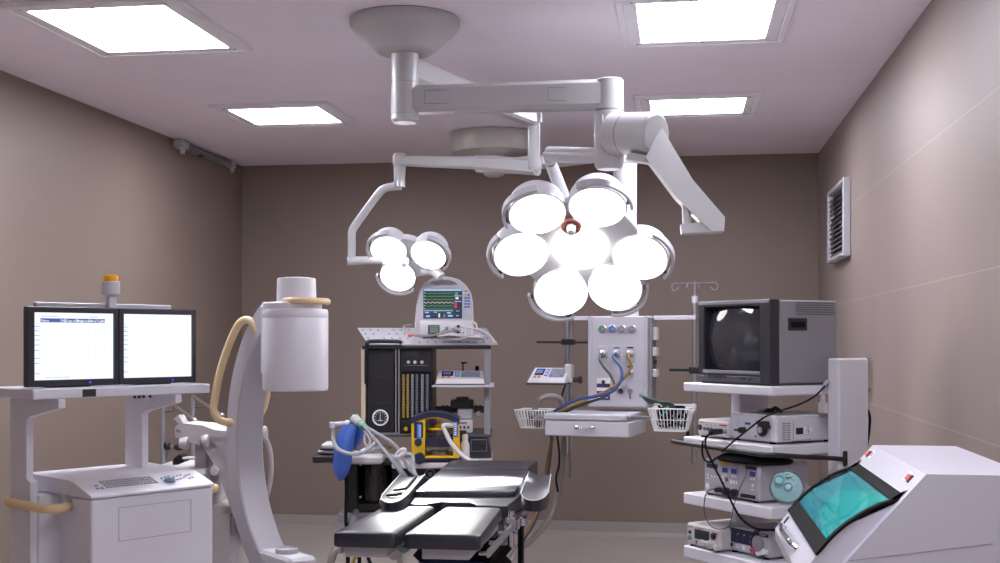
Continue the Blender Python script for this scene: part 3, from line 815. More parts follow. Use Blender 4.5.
# seat pad with a notch
m = MB(m='leather')
pts = [(-1.118, 4.665), (-1.0, 4.665), (-.95, 4.735), (-.83, 4.735), (-.79, 4.665), (-.668, 4.665), (-.662, 5.06), (-1.122, 5.06)]
rings = []
for d, h in ((0, -.062), (0, -.014), (.004, -.004), (.012, 0)):
    rings.append([(x + (d if x < -.9 else -d), y + (d if y < 4.8 else -d), ZT+h) for x, y in pts])
m.loft(rings).build('seat_pad', t)
# back pad (slightly proud) and head pad
bl, br, b2, b3 = g(414, 491, .875), g(515, 491, .875), g(530, 470, .885), g(441, 468.5, .885)
pad(MB(m='leather'), [(bl[0], bl[1]), (br[0], br[1]), (b2[0], b2[1]), (b3[0], b3[1])], (.875, .885), .07).build('back_pad', t)
h0, h1, h2, h3 = g(441, 467.5, .885), g(531, 468, .885), g(538, 460.5, .885), g(451, 460, .885)
y0_ = b2[1]+.02
pad(MB(m='leather'), [(h0[0], y0_), (h1[0]-.015, y0_), (h2[0], h2[1]), (h3[0]+.0, h3[1])], .885, .07).build('head_pad', t)
# steel leg plates, side rails, clamps
for x0, x1 in ((-1.135, -.985), (-.865, -.70)):
    MB(m='pale_grey').box(x0, x1, 3.98, 4.62, ZT-.092, ZT-.051, .004).build('leg_plate', t)
m = MB(m='dark_grey').box(-1.09, -.70, 4.60, 6.2, ZT-.12, ZT-.065, .01); m.build('table_frame', t)
for sx, xa in ((1, -.655), (-1, -1.165)):
    m = MB(m='steel')
    m.box(xa, xa+sx*.012, 4.05, 4.62, ZT-.095, ZT-.067, .003).build('side_rail', t); MB(m='steel').box(xa+sx*.0, xa+sx*.012, 4.72, 5.85, ZT-.09, ZT-.062, .003).build('side_rail', t)
    for y in (4.08, 4.3, 4.52, 4.8, 5.2, 5.6): MB(m='steel').cyl((xa-sx*.03, y, ZT-.085), (xa+sx*.002, y, ZT-.085), .008, n=10).build('rail_spacer', t)
    m = MB(m='chrome'); m.box(xa-sx*.02, xa+sx*.03, 4.62, 4.70, ZT-.10, ZT-.04, .008).cyl((xa+sx*.0, 4.66, ZT-.16), (xa, 4.66, ZT-.02), .014, n=14)
    m.cyl((xa-.01, 4.6, ZT-.075), (xa+.01, 4.95, ZT-.06), .009, n=10); m.box(xa, xa+sx*.05, 4.74, 4.80, ZT-.095, ZT-.055, .006)
    m.build('rail_clamp', t)
# arm boards
def arm_board(outer, zt, name):
    """outer: world xy of a tapered trough, from the shoulder end (two points) to the hand end (two points)"""
    a, b, c_, d_ = [Vector((p[0], p[1], 0)) for p in outer]     # a-b shoulder end, d-c hand end
    n = 12; rings = []; cols = []
    ax = ((d_+c_)/2-(a+b)/2)
    def prof(k, lo):
        f = k/n; return f
    top = []; bot = []
    M_ = 10
    for j in range(M_+1):
        s_ = j/M_; L = a+(d_-a)*s_; R = b+(c_-b)*s_; row = []; row2 = []
        for k in range(n+1):
            f = k/n; p = L+(R-L)*f
            bulge = 0
            if j == M_: pass
            # rounded hand end
            e = abs(2*f-1); cut = .16*(1-math.sqrt(max(0, 1-e**2.4)))
            p = p - ax.normalized()*(cut*max(0, (s_-.35)/.65))
            row.append(p+Vector((0, 0, zt-.011*(1-e**2))))
            row2.append(p+Vector((0, 0, zt-.055)))
        top.append(row); bot.append(row2)
    m = MB(m='leather'); W_ = n+1; vs = [p for r in top for p in r]+[p for r in bot for p in r]; N = len(top)*W_; fs = []
    for j in range(M_):
        for k in range(n):
            q = j*W_+k; fs.append((q, q+1, q+W_+1, q+W_)); fs.append((N+q, N+q+W_, N+q+W_+1, N+q+1))
        for k in (0, n): q = j*W_+k; fs.append((q, q+W_, N+q+W_, N+q))
    for j in (0, M_):
        for k in range(n): q = j*W_+k; fs.append((q, q+1, N+q+1, N+q))
    m.add(vs, fs); bd = m.build(name, t)
    rim = MB(m='pale_grey')
    pts = [r[0] for r in top]+top[-1][1:-1]+[r[-1] for r in reversed(top)]
    rim.tube([p+Vector((0, 0, .0)) for p in pts], .0022, 6, 1); rim.build('edge_trim', bd)
    return bd, top
zA = .89
g2 = lambda px, py: on_z(px, py, zA)[:2]
abR, topR = arm_board([g2(529, 471.5), g2(551, 474), g2(547.5, 497.5), g2(519, 497.5)], zA, 'arm_board')
abL, topL = arm_board([g2(400, 474.5), g2(425, 474), g2(403, 500), g2(377, 500)], zA, 'arm_board')
m = MB(m='black2')
for f0, f1, s0_, s1_ in ((.45, .8, .62, .66), (.40, .78, .80, .84), (.72, .8, .1, .62)):
    A_ = [topL[int(10*s0_)][int(12*f0)], topL[int(10*s0_)][int(12*f1)], topL[int(10*s1_)+0][int(12*f1)], topL[int(10*s1_)+0][int(12*f0)]]
    p = [Vector(q)+Vector((0, 0, .004)) for q in A_]
    if (p[2]-p[1]).length < .02: p[2] = p[1]+Vector((-.01, -.04, 0)); p[3] = p[0]+Vector((-.01, -.04, 0))
    m.slab(p, (0, 0, .008))
m.build('strap', abL)
m = MB(m='dark_grey')
m.cyl((-.66, 5.15, .80), (-.60, 5.2, .835), .02, n=14); m.cyl((-.60, 5.2, .80), (-.60, 5.2, .84), .02, n=14); m.build('arm_board_joint', t)
m = MB(m='dark_grey'); q = on_z(384, 501, .84)
m.cyl((-1.12, 5.0, .80), (q.x, q.y, .82), .02, n=14); m.use('steel').cyl((q.x-.012, q.y-.02, .838), (q.x+.03, q.y, .838), .014, n=14); m.build('arm_board_joint', t)
# column with bellows, blue-grey service box, covered base
m = MB(m='black2'); rings = []
for k in range(13):
    i = .0 if k % 2 else .022; z = .40+.028*k; rings.append([(-1.04+i, 4.62+i, z), (-.72-i, 4.62+i, z), (-.72-i, 5.15-i, z), (-1.04+i, 5.15-i, z)])
m.loft(rings).build('bellows', t)
MB(m='tealgrey').box(-.80, -.685, 4.76, 5.22, .675, .79, .006).build('control_box', t)
m = MB(m='dark_grey').box(-.77, -.70, 4.748, 4.762, .70, .715)
m.use('steel').cyl((-.79, 4.745, .66), (-.79, 4.745, .77), .010, n=10); m.build('control_lever', t)
rings = []
for z, x0, x1, y0, y1 in ((.0, -1.14, -.62, 4.2, 5.7), (.06, -1.14, -.62, 4.2, 5.7), (.28, -1.1, -.64, 4.3, 5.62), (.60, -1.02, -.70, 4.28, 4.62), (.64, -1.0, -.72, 4.3, 4.6)):
    ring = []
    for i in range(28):
        th = 2*PI*i/28; cx_, sx_ = math.cos(th), math.sin(th); e = .5
        px_ = math.copysign(abs(cx_)**e, cx_); py_ = math.copysign(abs(sx_)**e, sx_)
        wob = 1+.02*math.sin(7*th+z*30)
        ring.append(((x0+x1)/2+(x1-x0)/2*px_*wob, (y0+y1)/2+(y1-y0)/2*py_*wob, z))
    rings.append(ring)
MB(m='navy_cloth').loft(rings).build('base_cover', t)
m = MB(m='black2').prism([(4.62, .40), (5.3, .40), (5.3, .30), (4.5, .30)], 'x', -.80, -.62).box(-.675, -.655, 5.0, 5.06, .3, .79, .004); m.build('base_strut', t)

# ================================================================== ANAESTHESIA MACHINE (d = 7)
A = 7.0
def bx(mb, x0, x1, y0, y1, d0, d1, b=.003): return mb.box(X(x0, A), X(x1, A), d0, d1, Z(y1, A), Z(y0, A), b)
t = thing('anaesthesia_machine', 'black anaesthesia machine with flowmeter tubes, open shelf and perforated grey top', 'anaesthesia machine', CAM @ Vector((X(420, A), 7.25, 0)))
AT = t
bk = MB(CAM, 'black'); bx(bk, 365, 432, 347, 434, 7.06, 7.5, .006); bk.build('cabinet', t)
MB(CAM, 'black').box(X(362, A), X(491, A), 6.99, 7.5, Z(349, A), Z(345.5, A), .004).build('top_board', t)
m = MB(CAM, 'cream2'); bx(m, 361, 365.5, 347, 436, 7.0, 7.5); m.build('side_trim', t)
m = MB(CAM, 'black'); bx(m, 366, 394.5, 349, 433, 7.02, 7.06, .006)
for py in (378.5, 404): bx(m, 375, 392, py-.5, py+.5, 7.015, 7.03, .001)
bx(m, 364.5, 367, 350, 384, 6.99, 7.03); dr = m.build('front_door', t)
m = MB(CAM, 'grey')
for a in ((395.2, 396.4, 347, 434), (398.2, 399.6, 347, 434)): bx(m, *a, 7.0, 7.07, .001)
bx(m, 376, 399, 433, 434.3, 7.0, 7.06, .001); bx(m, 399, 431, 434, 435.2, 7.0, 7.06, .001); m.build('edge_strip', t)
gz = Q(380.5, 417.5, 7.015)
m = MB(CAM, 'paper').lathe([(.046, 0), (.048, .01), (.046, .02), (.040, .02), (.039, .014)], gz, (0, -1, 0), 36)
m.use('ink').lathe([(.0395, .012), (.039, .0145)], gz, (0, -1, 0), 32); m.use('paper')
for k in range(11):
    th = math.radians(220-k*26); m.slab([(gz[0]+math.cos(th+e)*r_, gz[1]-.0152, gz[2]+math.sin(th+e)*r_) for e, r_ in ((-.04, .028), (.04, .028), (.04, .036), (-.04, .036))], (0, -.0008, 0))
m.slab([(gz[0]-.002, gz[1]-.0155, gz[2]-.02), (gz[0]+.002, gz[1]-.0155, gz[2]-.02), (gz[0]+.001, gz[1]-.0155, gz[2]+.026), (gz[0]-.001, gz[1]-.0155, gz[2]+.026)], (0, -.001, 0))
m.box(gz[0]-.014, gz[0]+.014, gz[1]-.0162, gz[1]-.015, gz[2]-.018, gz[2]-.014)
m.build('pressure_gauge', dr)
# flowmeter
m = MB(CAM, 'black'); bx(m, 399.8, 431.5, 349, 372, 7.02, 7.07, .004); bx(m, 399.8, 431.5, 420, 434, 7.02, 7.07, .004); bx(m, 399.8, 431.5, 372, 420, 7.05, 7.07, .002); bx(m, 429.5, 431.5, 372, 420, 7.03, 7.07, .002); fm = m.build('flowmeter', t)
m = MB(CAM, 'lcd_off'); bx(m, 407, 417, 352, 356.5, 7.012, 7.03, .002); m.use('grey'); bx(m, 403, 427, 365.3, 365.7, 7.016, 7.03, 0); m.build('display', fm)
for px in (408.5, 415.2, 422): MB(CAM, 'offwhite').lathe([(.010, 0), (.010, .012), (.008, .016)], Q(px, 362.2, 7.02), (0, -1, 0), 16).build('knob', fm)
MB(CAM, 'yellow').lathe([(.012, 0), (.012, .014), (.009, .018)], Q(406, 429, 7.02), (0, -1, 0), 16).build('knob', fm)
for px, w_, cm, lb in ((403, 2.1, 'yellow', 'yellow flow tube'), (407.3, 2.1, 'yellow', 'yellow flow tube'), (412, 2.0, 'pale_grey', None), (416.5, 2.0, 'grey', None), (422, 2.2, 'pale_grey', None), (427, 2.2, 'grey', None)):
    m = MB(CAM, cm); bx(m, px-w_*.5, px+w_*.5, 374.5, 418, 7.026, 7.045, .002); m.use('ink')
    for k in range(14): bx(m, px-.5, px+.5, 377+k*2.9, 377.7+k*2.9, 7.024, 7.028, 0)
    m.use('perspex'); bx(m, px-w_*.95, px+w_*.95, 374, 419, 7.014, 7.02, .002)
    m.build('flow_tube', fm, lb)
# open right bay
m = MB(CAM, 'grey'); bx(m, 484, 490, 349, 436, 7.0, 7.06); bx(m, 484, 490, 349, 436, 7.42, 7.48); m.build('right_post', t)
m = MB(CAM, 'pale_grey'); bx(m, 432.5, 494, 385, 387, 6.93, 7.4, .002); m.build('shelf', t)
m = MB(CAM, 'dark_grey'); bx(m, 360, 492, 434.3, 437, 6.98, 7.5); m.build('deck', t)
# vaporiser block
m = MB(CAM, 'black'); bx(m, 450, 473, 401, 410, 7.1, 7.24, .006); bx(m, 455.5, 468, 398, 402, 7.1, 7.2, .004); bx(m, 433, 490, 408, 414.5, 7.17, 7.22, .004)
for px in (443, 447, 476, 480): m.cyl(Q(px, 408, 7.18), Q(px, 405, 7.18), .008, n=10)
m.use('offwhite').cyl(Q(478.5, 413.5, 7.16), Q(478.5, 413.5, 7.13), .014, n=14)
vz = m.build('vaporiser_head', t)
m = MB(CAM, 'pale_grey'); bx(m, 457, 472.5, 409.5, 420, 7.08, 7.22, .006); m.use('offwhite'); bx(m, 455, 472, 420.5, 433.8, 7.07, 7.22, .005)
m.use('redink'); bx(m, 458.5, 466.5, 423, 424.5, 7.066, 7.08, 0); m.use('ink')
for k in range(3): bx(m, 459+k*4, 461+k*4, 427, 429.5, 7.066, 7.08, 0)
m.build('vaporiser', t)
# right control box below the deck
m = MB(CAM, 'bezel'); m.prism([(X(459, A), Z(437.5, A)), (X(488, A), Z(437.5, A)), (X(491.5, A), Z(457, A)), (X(459, A), Z(457, A))], 'y', 6.98, 7.4); cb = m.build('control_box', t)
m = MB(CAM, 'grey')
for a in ((471, 487, 439, 439.6), (471, 487, 450.6, 451.2), (486.4, 487, 439, 451), (471, 471.6, 439, 451)): bx(m, *a, 6.974, 6.985, 0)
m.use('black').lathe([(.014, 0), (.014, .016), (.010, .02)], Q(482, 445, 6.98), (0, -1, 0), 16); m.build('control_knob', cb)
m = MB(CAM, 'offwhite'); bx(m, 396, 492, 458, 463.5, 6.72, 7.45, .006); m.build('worktop', t)
m = MB(CAM, 'navy'); bx(m, 402, 489, 464, 508, 6.85, 7.45, .006)
dz = m.build('drawer_body', t)
m = MB(CAM, 'grey').tube([Q(430+5*math.cos(k*PI/6), 474+5*math.sin(k*PI/6), 6.845) for k in range(12)], .004, 6, 1, closed=True).lathe([(.012, 0), (.012, .006)], Q(430, 474, 6.85), (0, -1, 0), 14); m.build('lock', dz)
# absorber: tray, frame, smoky canister
m = MB(CAM, 'offwhite'); m.box(X(342, A), X(387, A), 6.72, 7.05, Z(459.5, A), Z(451.5, A), .012); m.box(X(326, A), X(342, A), 6.8, 7.0, Z(446, A), Z(441, A), .008); m.build('absorber_head', t)
m = MB(CAM, 'black'); bx(m, 318, 343, 452, 459.5, 6.78, 7.0, .008); m.cyl(Q(322, 451, 6.85), Q(322, 448.5, 6.85), .012, n=12); m.build('side_arm', t)
m = MB(CAM, 'steel'); bx(m, 322, 345, 447.5, 451, 6.82, 7.0, .006)
for px, py in ((374, 449), (383, 447), (366, 450)): m.lathe([(.045, 0), (.045, .012), (.03, .022), (.012, .026)], Q(px, py+1.5, 6.9), (0, 0, 1), 18)
m.build('valve', t)
m = MB(CAM, 'black'); bx(m, 350, 360, 460, 509, 6.85, 7.1, .006); bx(m, 393, 403, 460, 509, 6.9, 7.1, .006); bx(m, 350, 403, 500, 509, 6.86, 7.1, .006); bx(m, 350, 403, 459.8, 463, 6.86, 7.1, .004); bx(m, 358, 396, 462, 502, 7.08, 7.12, 0)
m.use('steel')
for py in (465, 497): m.cyl(Q(360.5, py, 6.85), Q(360.5, py, 6.84), .006, n=8)
m.build('absorber_frame', t)
cc = (X(377, A), 6.96, 0)
m = MB(CAM, 'canister').lathe([(.098, Z(499, A)), (.104, Z(496, A)), (.104, Z(482.5, A)), (.108, Z(482, A)), (.108, Z(480, A)), (.104, Z(479.5, A)), (.104, Z(466, A)), (.098, Z(463, A))], cc, n=36); m.build('absorber_canister', t)
MB(CAM, 'cream2').lathe([(.03, Z(499, A)), (.03, Z(464, A))], cc, n=20).build('inner_tube', t)
m = MB(CAM, 'grey'); bx(m, 342, 492, 509, 517, 6.8, 7.5, .006); m.build('base_frame', t)
m = MB(CAM, 'black'); bx(m, 349.5, 352, 517, 533, 6.84, 6.87); bx(m, 484, 487, 517, 533, 6.84, 6.87); bx(m, 349.5, 352, 517, 533, 7.4, 7.43); bx(m, 484, 487, 517, 533, 7.4, 7.43); m.build('leg', t)
for px in (351, 485.5):
    for d_ in (6.86, 7.42):
        xx = X(px, A); MB(CAM, 'black2').lathe([(.03, -.014), (.05, -.01), (.05, .01), (.03, .014)], (xx, d_, .05), (1, 0, 0), 18).box(xx-.01, xx+.01, d_-.015, d_+.015, .05, Z(530, A)).build('caster', t)
# perforated sloped top plate with handle
m = MB(CAM, 'plate_grey')
c0, c1, c2, c3 = Vector(Q(368.5, 345.2, 7.0)), Vector(Q(498, 345.2, 7.0)), Vector(Q(486, 328.5, 7.36)), Vector(Q(357.5, 328.5, 7.36))
nrm = (c1-c0).cross(c3-c0).normalized()
m.slab([c0, c1, c2, c3], nrm*.004); m.use('dark_grey')
for r_ in range(4):
    for k in range(16):
        if (k*7+r_*3) % 5 == 0: continue
        f, h = (k+.5)/16, (r_+.5)/4; p = c0+(c1-c0)*f+(c3-c0)*h; e = (c1-c0).normalized()*.004; w_ = (c3-c0).normalized()*.015
        m.slab([p-e-w_, p+e-w_, p+e+w_, p-e+w_], nrm*.0055)
m.build('perforated_top', t)
m = MB(CAM, 'black'); m.tube([Q(367, 350, 6.99), Q(367, 344, 6.985), Q(369, 341.6, 6.99), Q(380, 341.2, 6.99), Q(398, 341.5, 6.99), Q(401, 342.4, 7.0)], .012, 10, 4); m.build('handle', t)
m = MB(CAM, 'dark_grey'); m.prism([(7.30, Z(345.5, 7)), (7.34, Z(345.5, 7)), (7.34, 1.56), (7.30, 1.55)], 'x', X(372, 7.3), X(480, 7.3)); m.build('plate_support', t)

# keypad pump on the open shelf
AF = Frame(434, 7.0, 0)
ua, ub = 0, X(486, A)-X(434, A)
keypad_pump(AF, ua+.01, ub-.01, -.03, .14, Z(384.2, A)+.0, .03, .075, 'keypad infusion pump lying on the open shelf of the anaesthesia machine', 'infusion pumps')
m = MB(CAM, 'black2'); m.cyl(Q(463, 374, 7.3), Q(463, 362, 7.3), .004, n=8).box(X(461, 7.3), X(467, 7.3), 7.29, 7.31, Z(363.5, 7.3), Z(362, 7.3)); m.cyl(Q(477, 384.5, 7.3), Q(477, 366, 7.3), .016, .012, 14).cyl(Q(463, 384.5, 7.3), Q(463, 374, 7.3), .008, n=8)
tag(m.build('probe_holder'), 'small dark probe holder standing behind the shelf infusion pump', 'holder')

# ------------------------------------------------------------------ patient monitor on top
PMd = 7.16
def mx(px): return X(px, PMd)
def mz(py): return Z(py, PMd)
t = thing('patient_monitor', 'white patient monitor with colourful traces, arched carrying handle and tangled leads', 'patient monitor', CAM @ Vector((mx(443), PMd+.08, mz(335))))
out = []
for px, py in ((414, 335.5), (414.5, 322), (416, 305), (419, 291), (424, 283), (432, 278), (441, 276.4), (450, 276.8), (459, 279.5), (466, 285), (471, 293), (473, 303), (473.5, 320), (473, 335.5)): out.append((mx(px), mz(py)))
m = MB(CAM, 'monitor_shell')
ctr = (mx(443), mz(310))
rings = []
for d_, s_ in ((PMd+.16, .93), (PMd+.15, .98), (PMd+.02, 1), (PMd+.004, .99), (PMd, .96)):
    rings.append([(ctr[0]+(x-ctr[0])*s_, d_, ctr[1]+(z-ctr[1])*s_) for x, z in out])
m.loft(rings)
# carrying handle recess
hp2 = [(mx(px), mz(py)) for px, py in ((429.5, 283.6), (433, 281), (441, 279.6), (450, 280.2), (456, 282.6), (457.5, 284.6), (450, 285), (443, 284.8), (436, 285))]
m.use('grey').slab([(x, PMd-.001, z) for x, z in hp2], (0, .03, 0))
bd = m.build('housing', t)
m = MB(CAM, 'screen_navy'); sx0, sx1, sz0, sz1 = 423.3, 462.2, 289, 318.6
def sp(mt, x0, x1, y0, y1, k=1): m.use(mt).box(mx(x0), mx(x1), PMd-.003-.0006*k, PMd-.002, mz(y1), mz(y0))
m.box(mx(sx0), mx(sx1), PMd-.003, PMd+.002, mz(sz1), mz(sz0))
sp('screen_pale', 423.8, 461.8, 289.3, 290.8)
for k in range(6):
    y0 = 291.8+k*3.15
    sp('screen_black', 424, 453.5, y0, y0+2.5)
    pts = []; rnd = random.Random(k)
    for i in range(60):
        f = i/59; w_ = 0
        ph = (i % 9)
        if k in (0, 1, 2): w_ = (.0, .0, .0, .9, -.4, 0, .25, .1, 0)[ph]
        elif k == 3: w_ = (.8, .5, .1, -.4, -.6, -.3, .1, .5, .8)[ph]
        else: w_ = .35*math.sin(i*.5)
        pts.append((mx(424.3+29*f), PMd-.0042, mz(y0+1.5-w_*.9)))
    m.use('screen_cream' if k == 3 else 'screen_green').tube(pts, .0014, 4, 1)
    sp('screen_pale', 423.9, 424.9, y0+.6, y0+1.6, 2)
sp('screen_pale', 424, 453, 310.4, 311, 2)
for (x0, x1, y0, y1, mt) in ((455, 458, 292.3, 295, 'screen_green'), (459, 461, 292.4, 294.5, 'screen_black'), (455.5, 458.5, 297, 299.3, 'screen_cream'), (454.3, 457, 302.6, 308, 'screen_red'), (457.2, 461.4, 302.6, 308, 'screen_black'), (454.5, 461.4, 309.6, 313.2, 'screen_black'), (454.5, 461.4, 314, 317.8, 'screen_black'), (454, 461.6, 295.6, 296.2, 'screen_pale'), (454, 461.6, 301.2, 301.8, 'screen_pale'), (456, 459.5, 310.5, 311.5, 'screen_pale'), (456, 459, 315.2, 316.2, 'screen_pale'),
    (425, 429, 312, 313, 'screen_pale'), (426, 430, 315.5, 317, 'screen_pale'), (432, 436, 313, 314.2, 'screen_black'), (431, 436.5, 316, 317.6, 'screen_black'), (438.5, 440, 313.5, 317.5, 'screen_cream'), (441, 443, 312.5, 316, 'screen_black'), (443.6, 445.2, 314.5, 317.5, 'screen_green'), (447, 451, 312.2, 313.4, 'screen_pale'), (448, 452.6, 315, 316.6, 'screen_pale'), (434, 437, 311.8, 312.6, 'screen_pale')): sp(mt, x0, x1, y0, y1, 2)
m.build('screen', t)
m = MB(CAM, 'blueink')
for j in range(5):
    for i in range(2):
        m.use('yellow' if (i, j) == (0, 0) else 'blueink').box(mx(464.4+i*3.1), mx(467+i*3.1), PMd-.004, PMd+.002, mz(295.8+j*3), mz(294+j*3), .001)
m.use('pale_grey').lathe([(.021, 0), (.021, .01), (.017, .012)], (mx(468.5), PMd+.001, mz(314)), (0, -1, 0), 24); m.use('grey').box(mx(464.5), mx(467.5), PMd-.002, PMd+.001, mz(292), mz(290.5))
m.build('key_panel', t)
m = MB(CAM, 'monitor_shell'); m.prism([(PMd-.05, mz(334.8)), (PMd-.05, mz(326)), (PMd-.035, mz(322)), (PMd, mz(320.5)), (PMd, mz(334.8))], 'x', mx(420.5), mx(472))
fr = m.build('front_module', t)
m = MB(CAM, 'dark_grey').box(mx(428.5), mx(440), PMd-.056, PMd-.045, mz(334.3), mz(325), .002); m.use('green').box(mx(430.5), mx(438.5), PMd-.058, PMd-.05, mz(332.8), mz(327.5)); m.use('grey').box(mx(430), mx(439), PMd-.059, PMd-.05, mz(327), mz(326)); m.build('printer_door', fr)
m = MB(CAM, 'black')
for px, py, mt in ((458.5, 326.5, 'black'), (458.5, 331.5, 'black'), (454, 327.5, 'chrome'), (451, 330, 'chrome'), (447, 328, 'grey'), (463, 326, 'offwhite'), (465.5, 328, 'offwhite')):
    m.use(mt).lathe([(.010, 0), (.010, .02), (.006, .024)], (mx(px), PMd-.048, mz(py)), (0, -1, -.1), 12)
m.build('connector', fr)
m = MB(CAM, 'offwhite'); rnd = random.Random(11)
for k in range(9):
    x0 = rnd.uniform(446, 466); pts = [Q(x0, rnd.uniform(326, 331), 7.08)]
    for j in range(5): pts.append(Q(rnd.uniform(434, 484), rnd.uniform(334, 339), rnd.uniform(6.99, 7.05)))
    m.use(('offwhite', 'pale_grey', 'grey')[k % 3]).tube(pts, .0045, 6, 6)
m.use('offwhite').tube([Q(462, 327, 7.08), Q(478, 329, 7.06), Q(487, 333, 7.04), Q(492, 338, 7.03), Q(494, 341.5, 7.02), Q(496.5, 342.5, 7.02)], .005, 6, 5)
m.tube([Q(472, 321, 7.1), Q(476, 324, 7.08), Q(477, 328, 7.06)], .005, 6, 4)
m.use('grey').tube([Q(447, 329, 7.08), Q(436, 334.5, 7.04), Q(420, 336.5, 7.03), Q(409, 333, 7.05), Q(404, 326, 7.1), Q(412, 324.5, 7.12)], .005, 6, 5)
m.use('orange').cyl(Q(408.5, 335.5, 7.04), Q(413, 335, 7.03), .010, .008, 12)
m.build('patient_leads', t)

# ------------------------------------------------------------------ blue and yellow suction unit on the worktop
Sd = 6.72
def sx(px): return X(px, Sd)
def szz(py): return Z(py, Sd)
t = thing('suction_unit', 'yellow and navy portable suction unit with clear jar on the worktop', 'suction unit', CAM @ Vector((sx(435), Sd+.1, szz(461.2))))
base_py = 460.8
m = MB(CAM, 'navy').box(sx(413), sx(459.5), Sd, Sd+.2, szz(461), szz(457), .008); m.build('base', t)
m = MB(CAM, 'navy')
arch = []
for k in range(13):
    f = k/12; px = 411+48*f; arch.append((px, 421-8.8*math.sin(PI*(.12+.78*f))))
top = [(sx(p), szz(q)) for p, q in arch]; bot = [(sx(p), szz(q+6.5-1.5*math.sin(PI*i/12))) for i, (p, q) in enumerate(arch)]
m.prism(top+bot[::-1], 'y', Sd-.004, Sd+.2); m.build('top_arch', t)
m = MB(CAM, 'yellow')
m.prism([(sx(411.2), szz(424)), (sx(414.2), szz(422.5)), (sx(425), szz(418.5)), (sx(425), szz(458.5)), (sx(412), szz(458.5))], 'y', Sd+.002, Sd+.18)
m.prism([(sx(453), szz(418.6)), (sx(458.6), szz(422)), (sx(459), szz(458.5)), (sx(453), szz(458.5))], 'y', Sd+.002, Sd+.18)
m.box(sx(424.5), sx(453.5), Sd+.002, Sd+.18, szz(458.6), szz(456.3), .004)
yt = [(sx(p), szz(q+5.6-1.2*math.sin(PI*i/12))) for i, (p, q) in enumerate(arch)][1:-1]; yb = [(x, z-.009) for x, z in yt]
m.prism(yt+yb[::-1], 'y', Sd+.0, Sd+.19); m.build('frame', t)
m = MB(CAM, 'navy').box(sx(414), sx(423), Sd-.004, Sd+.004, szz(438), szz(422), .004); m.use('blue2').box(sx(417), sx(421.5), Sd-.008, Sd, szz(439.5), szz(424), .004).use('paper')
for k in range(6): m.box(sx(419.2), sx(421), Sd-.0095, Sd, szz(426.2+k*2), szz(425.4+k*2))
m.build('side_label', t)
m = MB(CAM, 'blue2').box(sx(453.6), sx(457.8), Sd-.006, Sd+.004, szz(437), szz(421.5), .003).use('paper')
for k in range(6): m.box(sx(454.4), sx(456.6), Sd-.0075, Sd, szz(424.5+k*2.1), szz(423.4+k*2.1))
m.build('side_label', t)
m = MB(CAM, 'navy').lathe([(.020, 0), (.021, .02), (.017, .026)], (sx(418.4), Sd, szz(442)), (0, -1, 0), 22); m.build('dial', t)
m = MB(CAM, 'navy').lathe([(.031, 0), (.032, .03), (.028, .036)], (sx(419.5), Sd, szz(457.5)), (0, -1, 0), 28); m.build('dial', t)
jc = (sx(438), Sd+.075, 0)
m = MB(CAM, 'clear').lathe([(.058, szz(456)), (.060, szz(454)), (.060, szz(431.5)), (.056, szz(430))], jc, n=32); m.build('jar', t)
m = MB(CAM, 'steel').lathe([(.05, szz(456)), (.052, szz(452))], jc, n=28); m.build('jar_base', t)
m = MB(CAM, 'yellow').lathe([(.061, szz(430.4)), (.063, szz(429.6)), (.058, szz(428.8)), (.02, szz(428.6)), (.02, szz(426)), (.012, szz(425)), (.012, szz(422.8)), (.006, szz(422.4))], jc, n=30); m.build('jar_lid', t)
m = MB(CAM, 'navy').box(sx(424.5), sx(453.5), Sd+.004, Sd+.14, szz(447), szz(438), .008); m.build('band', t)
m = MB(CAM, 'clear'); m.tube([(sx(437), Sd+.06, szz(428)), (sx(437), Sd+.06, szz(423)), (sx(441), Sd+.06, szz(419.5)), (sx(450), Sd+.08, szz(419.5))], .007, 8, 5); m.tube([(sx(428), Sd+.05, szz(419)), (sx(427), Sd+.04, szz(424)), (sx(429), Sd+.04, szz(428)), (sx(434), Sd+.06, szz(428))], .007, 8, 5); m.build('inner_tube', t)
m = MB(CAM, 'offwhite'); m.tube([(sx(453), Sd-.01, szz(425.5)), (sx(447), Sd-.02, szz(424.8)), (sx(443.5), Sd-.03, szz(426)), (sx(446), Sd-.035, szz(432)), (sx(452), Sd-.05, szz(443)), (sx(461), Sd-.06, szz(453)), (sx(470), Sd-.08, szz(459)), (sx(478), Sd-.10, szz(459.8))], .013, 10, 5); m.build('suction_tube', t)
m = MB(CAM, 'offwhite').lathe([(.024, Z(457.5, 6.9)), (.027, Z(456, 6.9)), (.026, Z(445, 6.9)), (.016, Z(440, 6.9)), (.018, Z(439, 6.9)), (.018, Z(435.5, 6.9)), (.01, Z(434, 6.9))], (X(465, 6.9), 6.9, 0), n=20)
m.use('navy').box(X(459, 6.9), X(466, 6.9), 6.93, 6.97, Z(457, 6.9), Z(431, 6.9), .004)
tag(m.build('white_bottle'), 'small white plastic bottle right of the yellow suction unit', 'bottle')

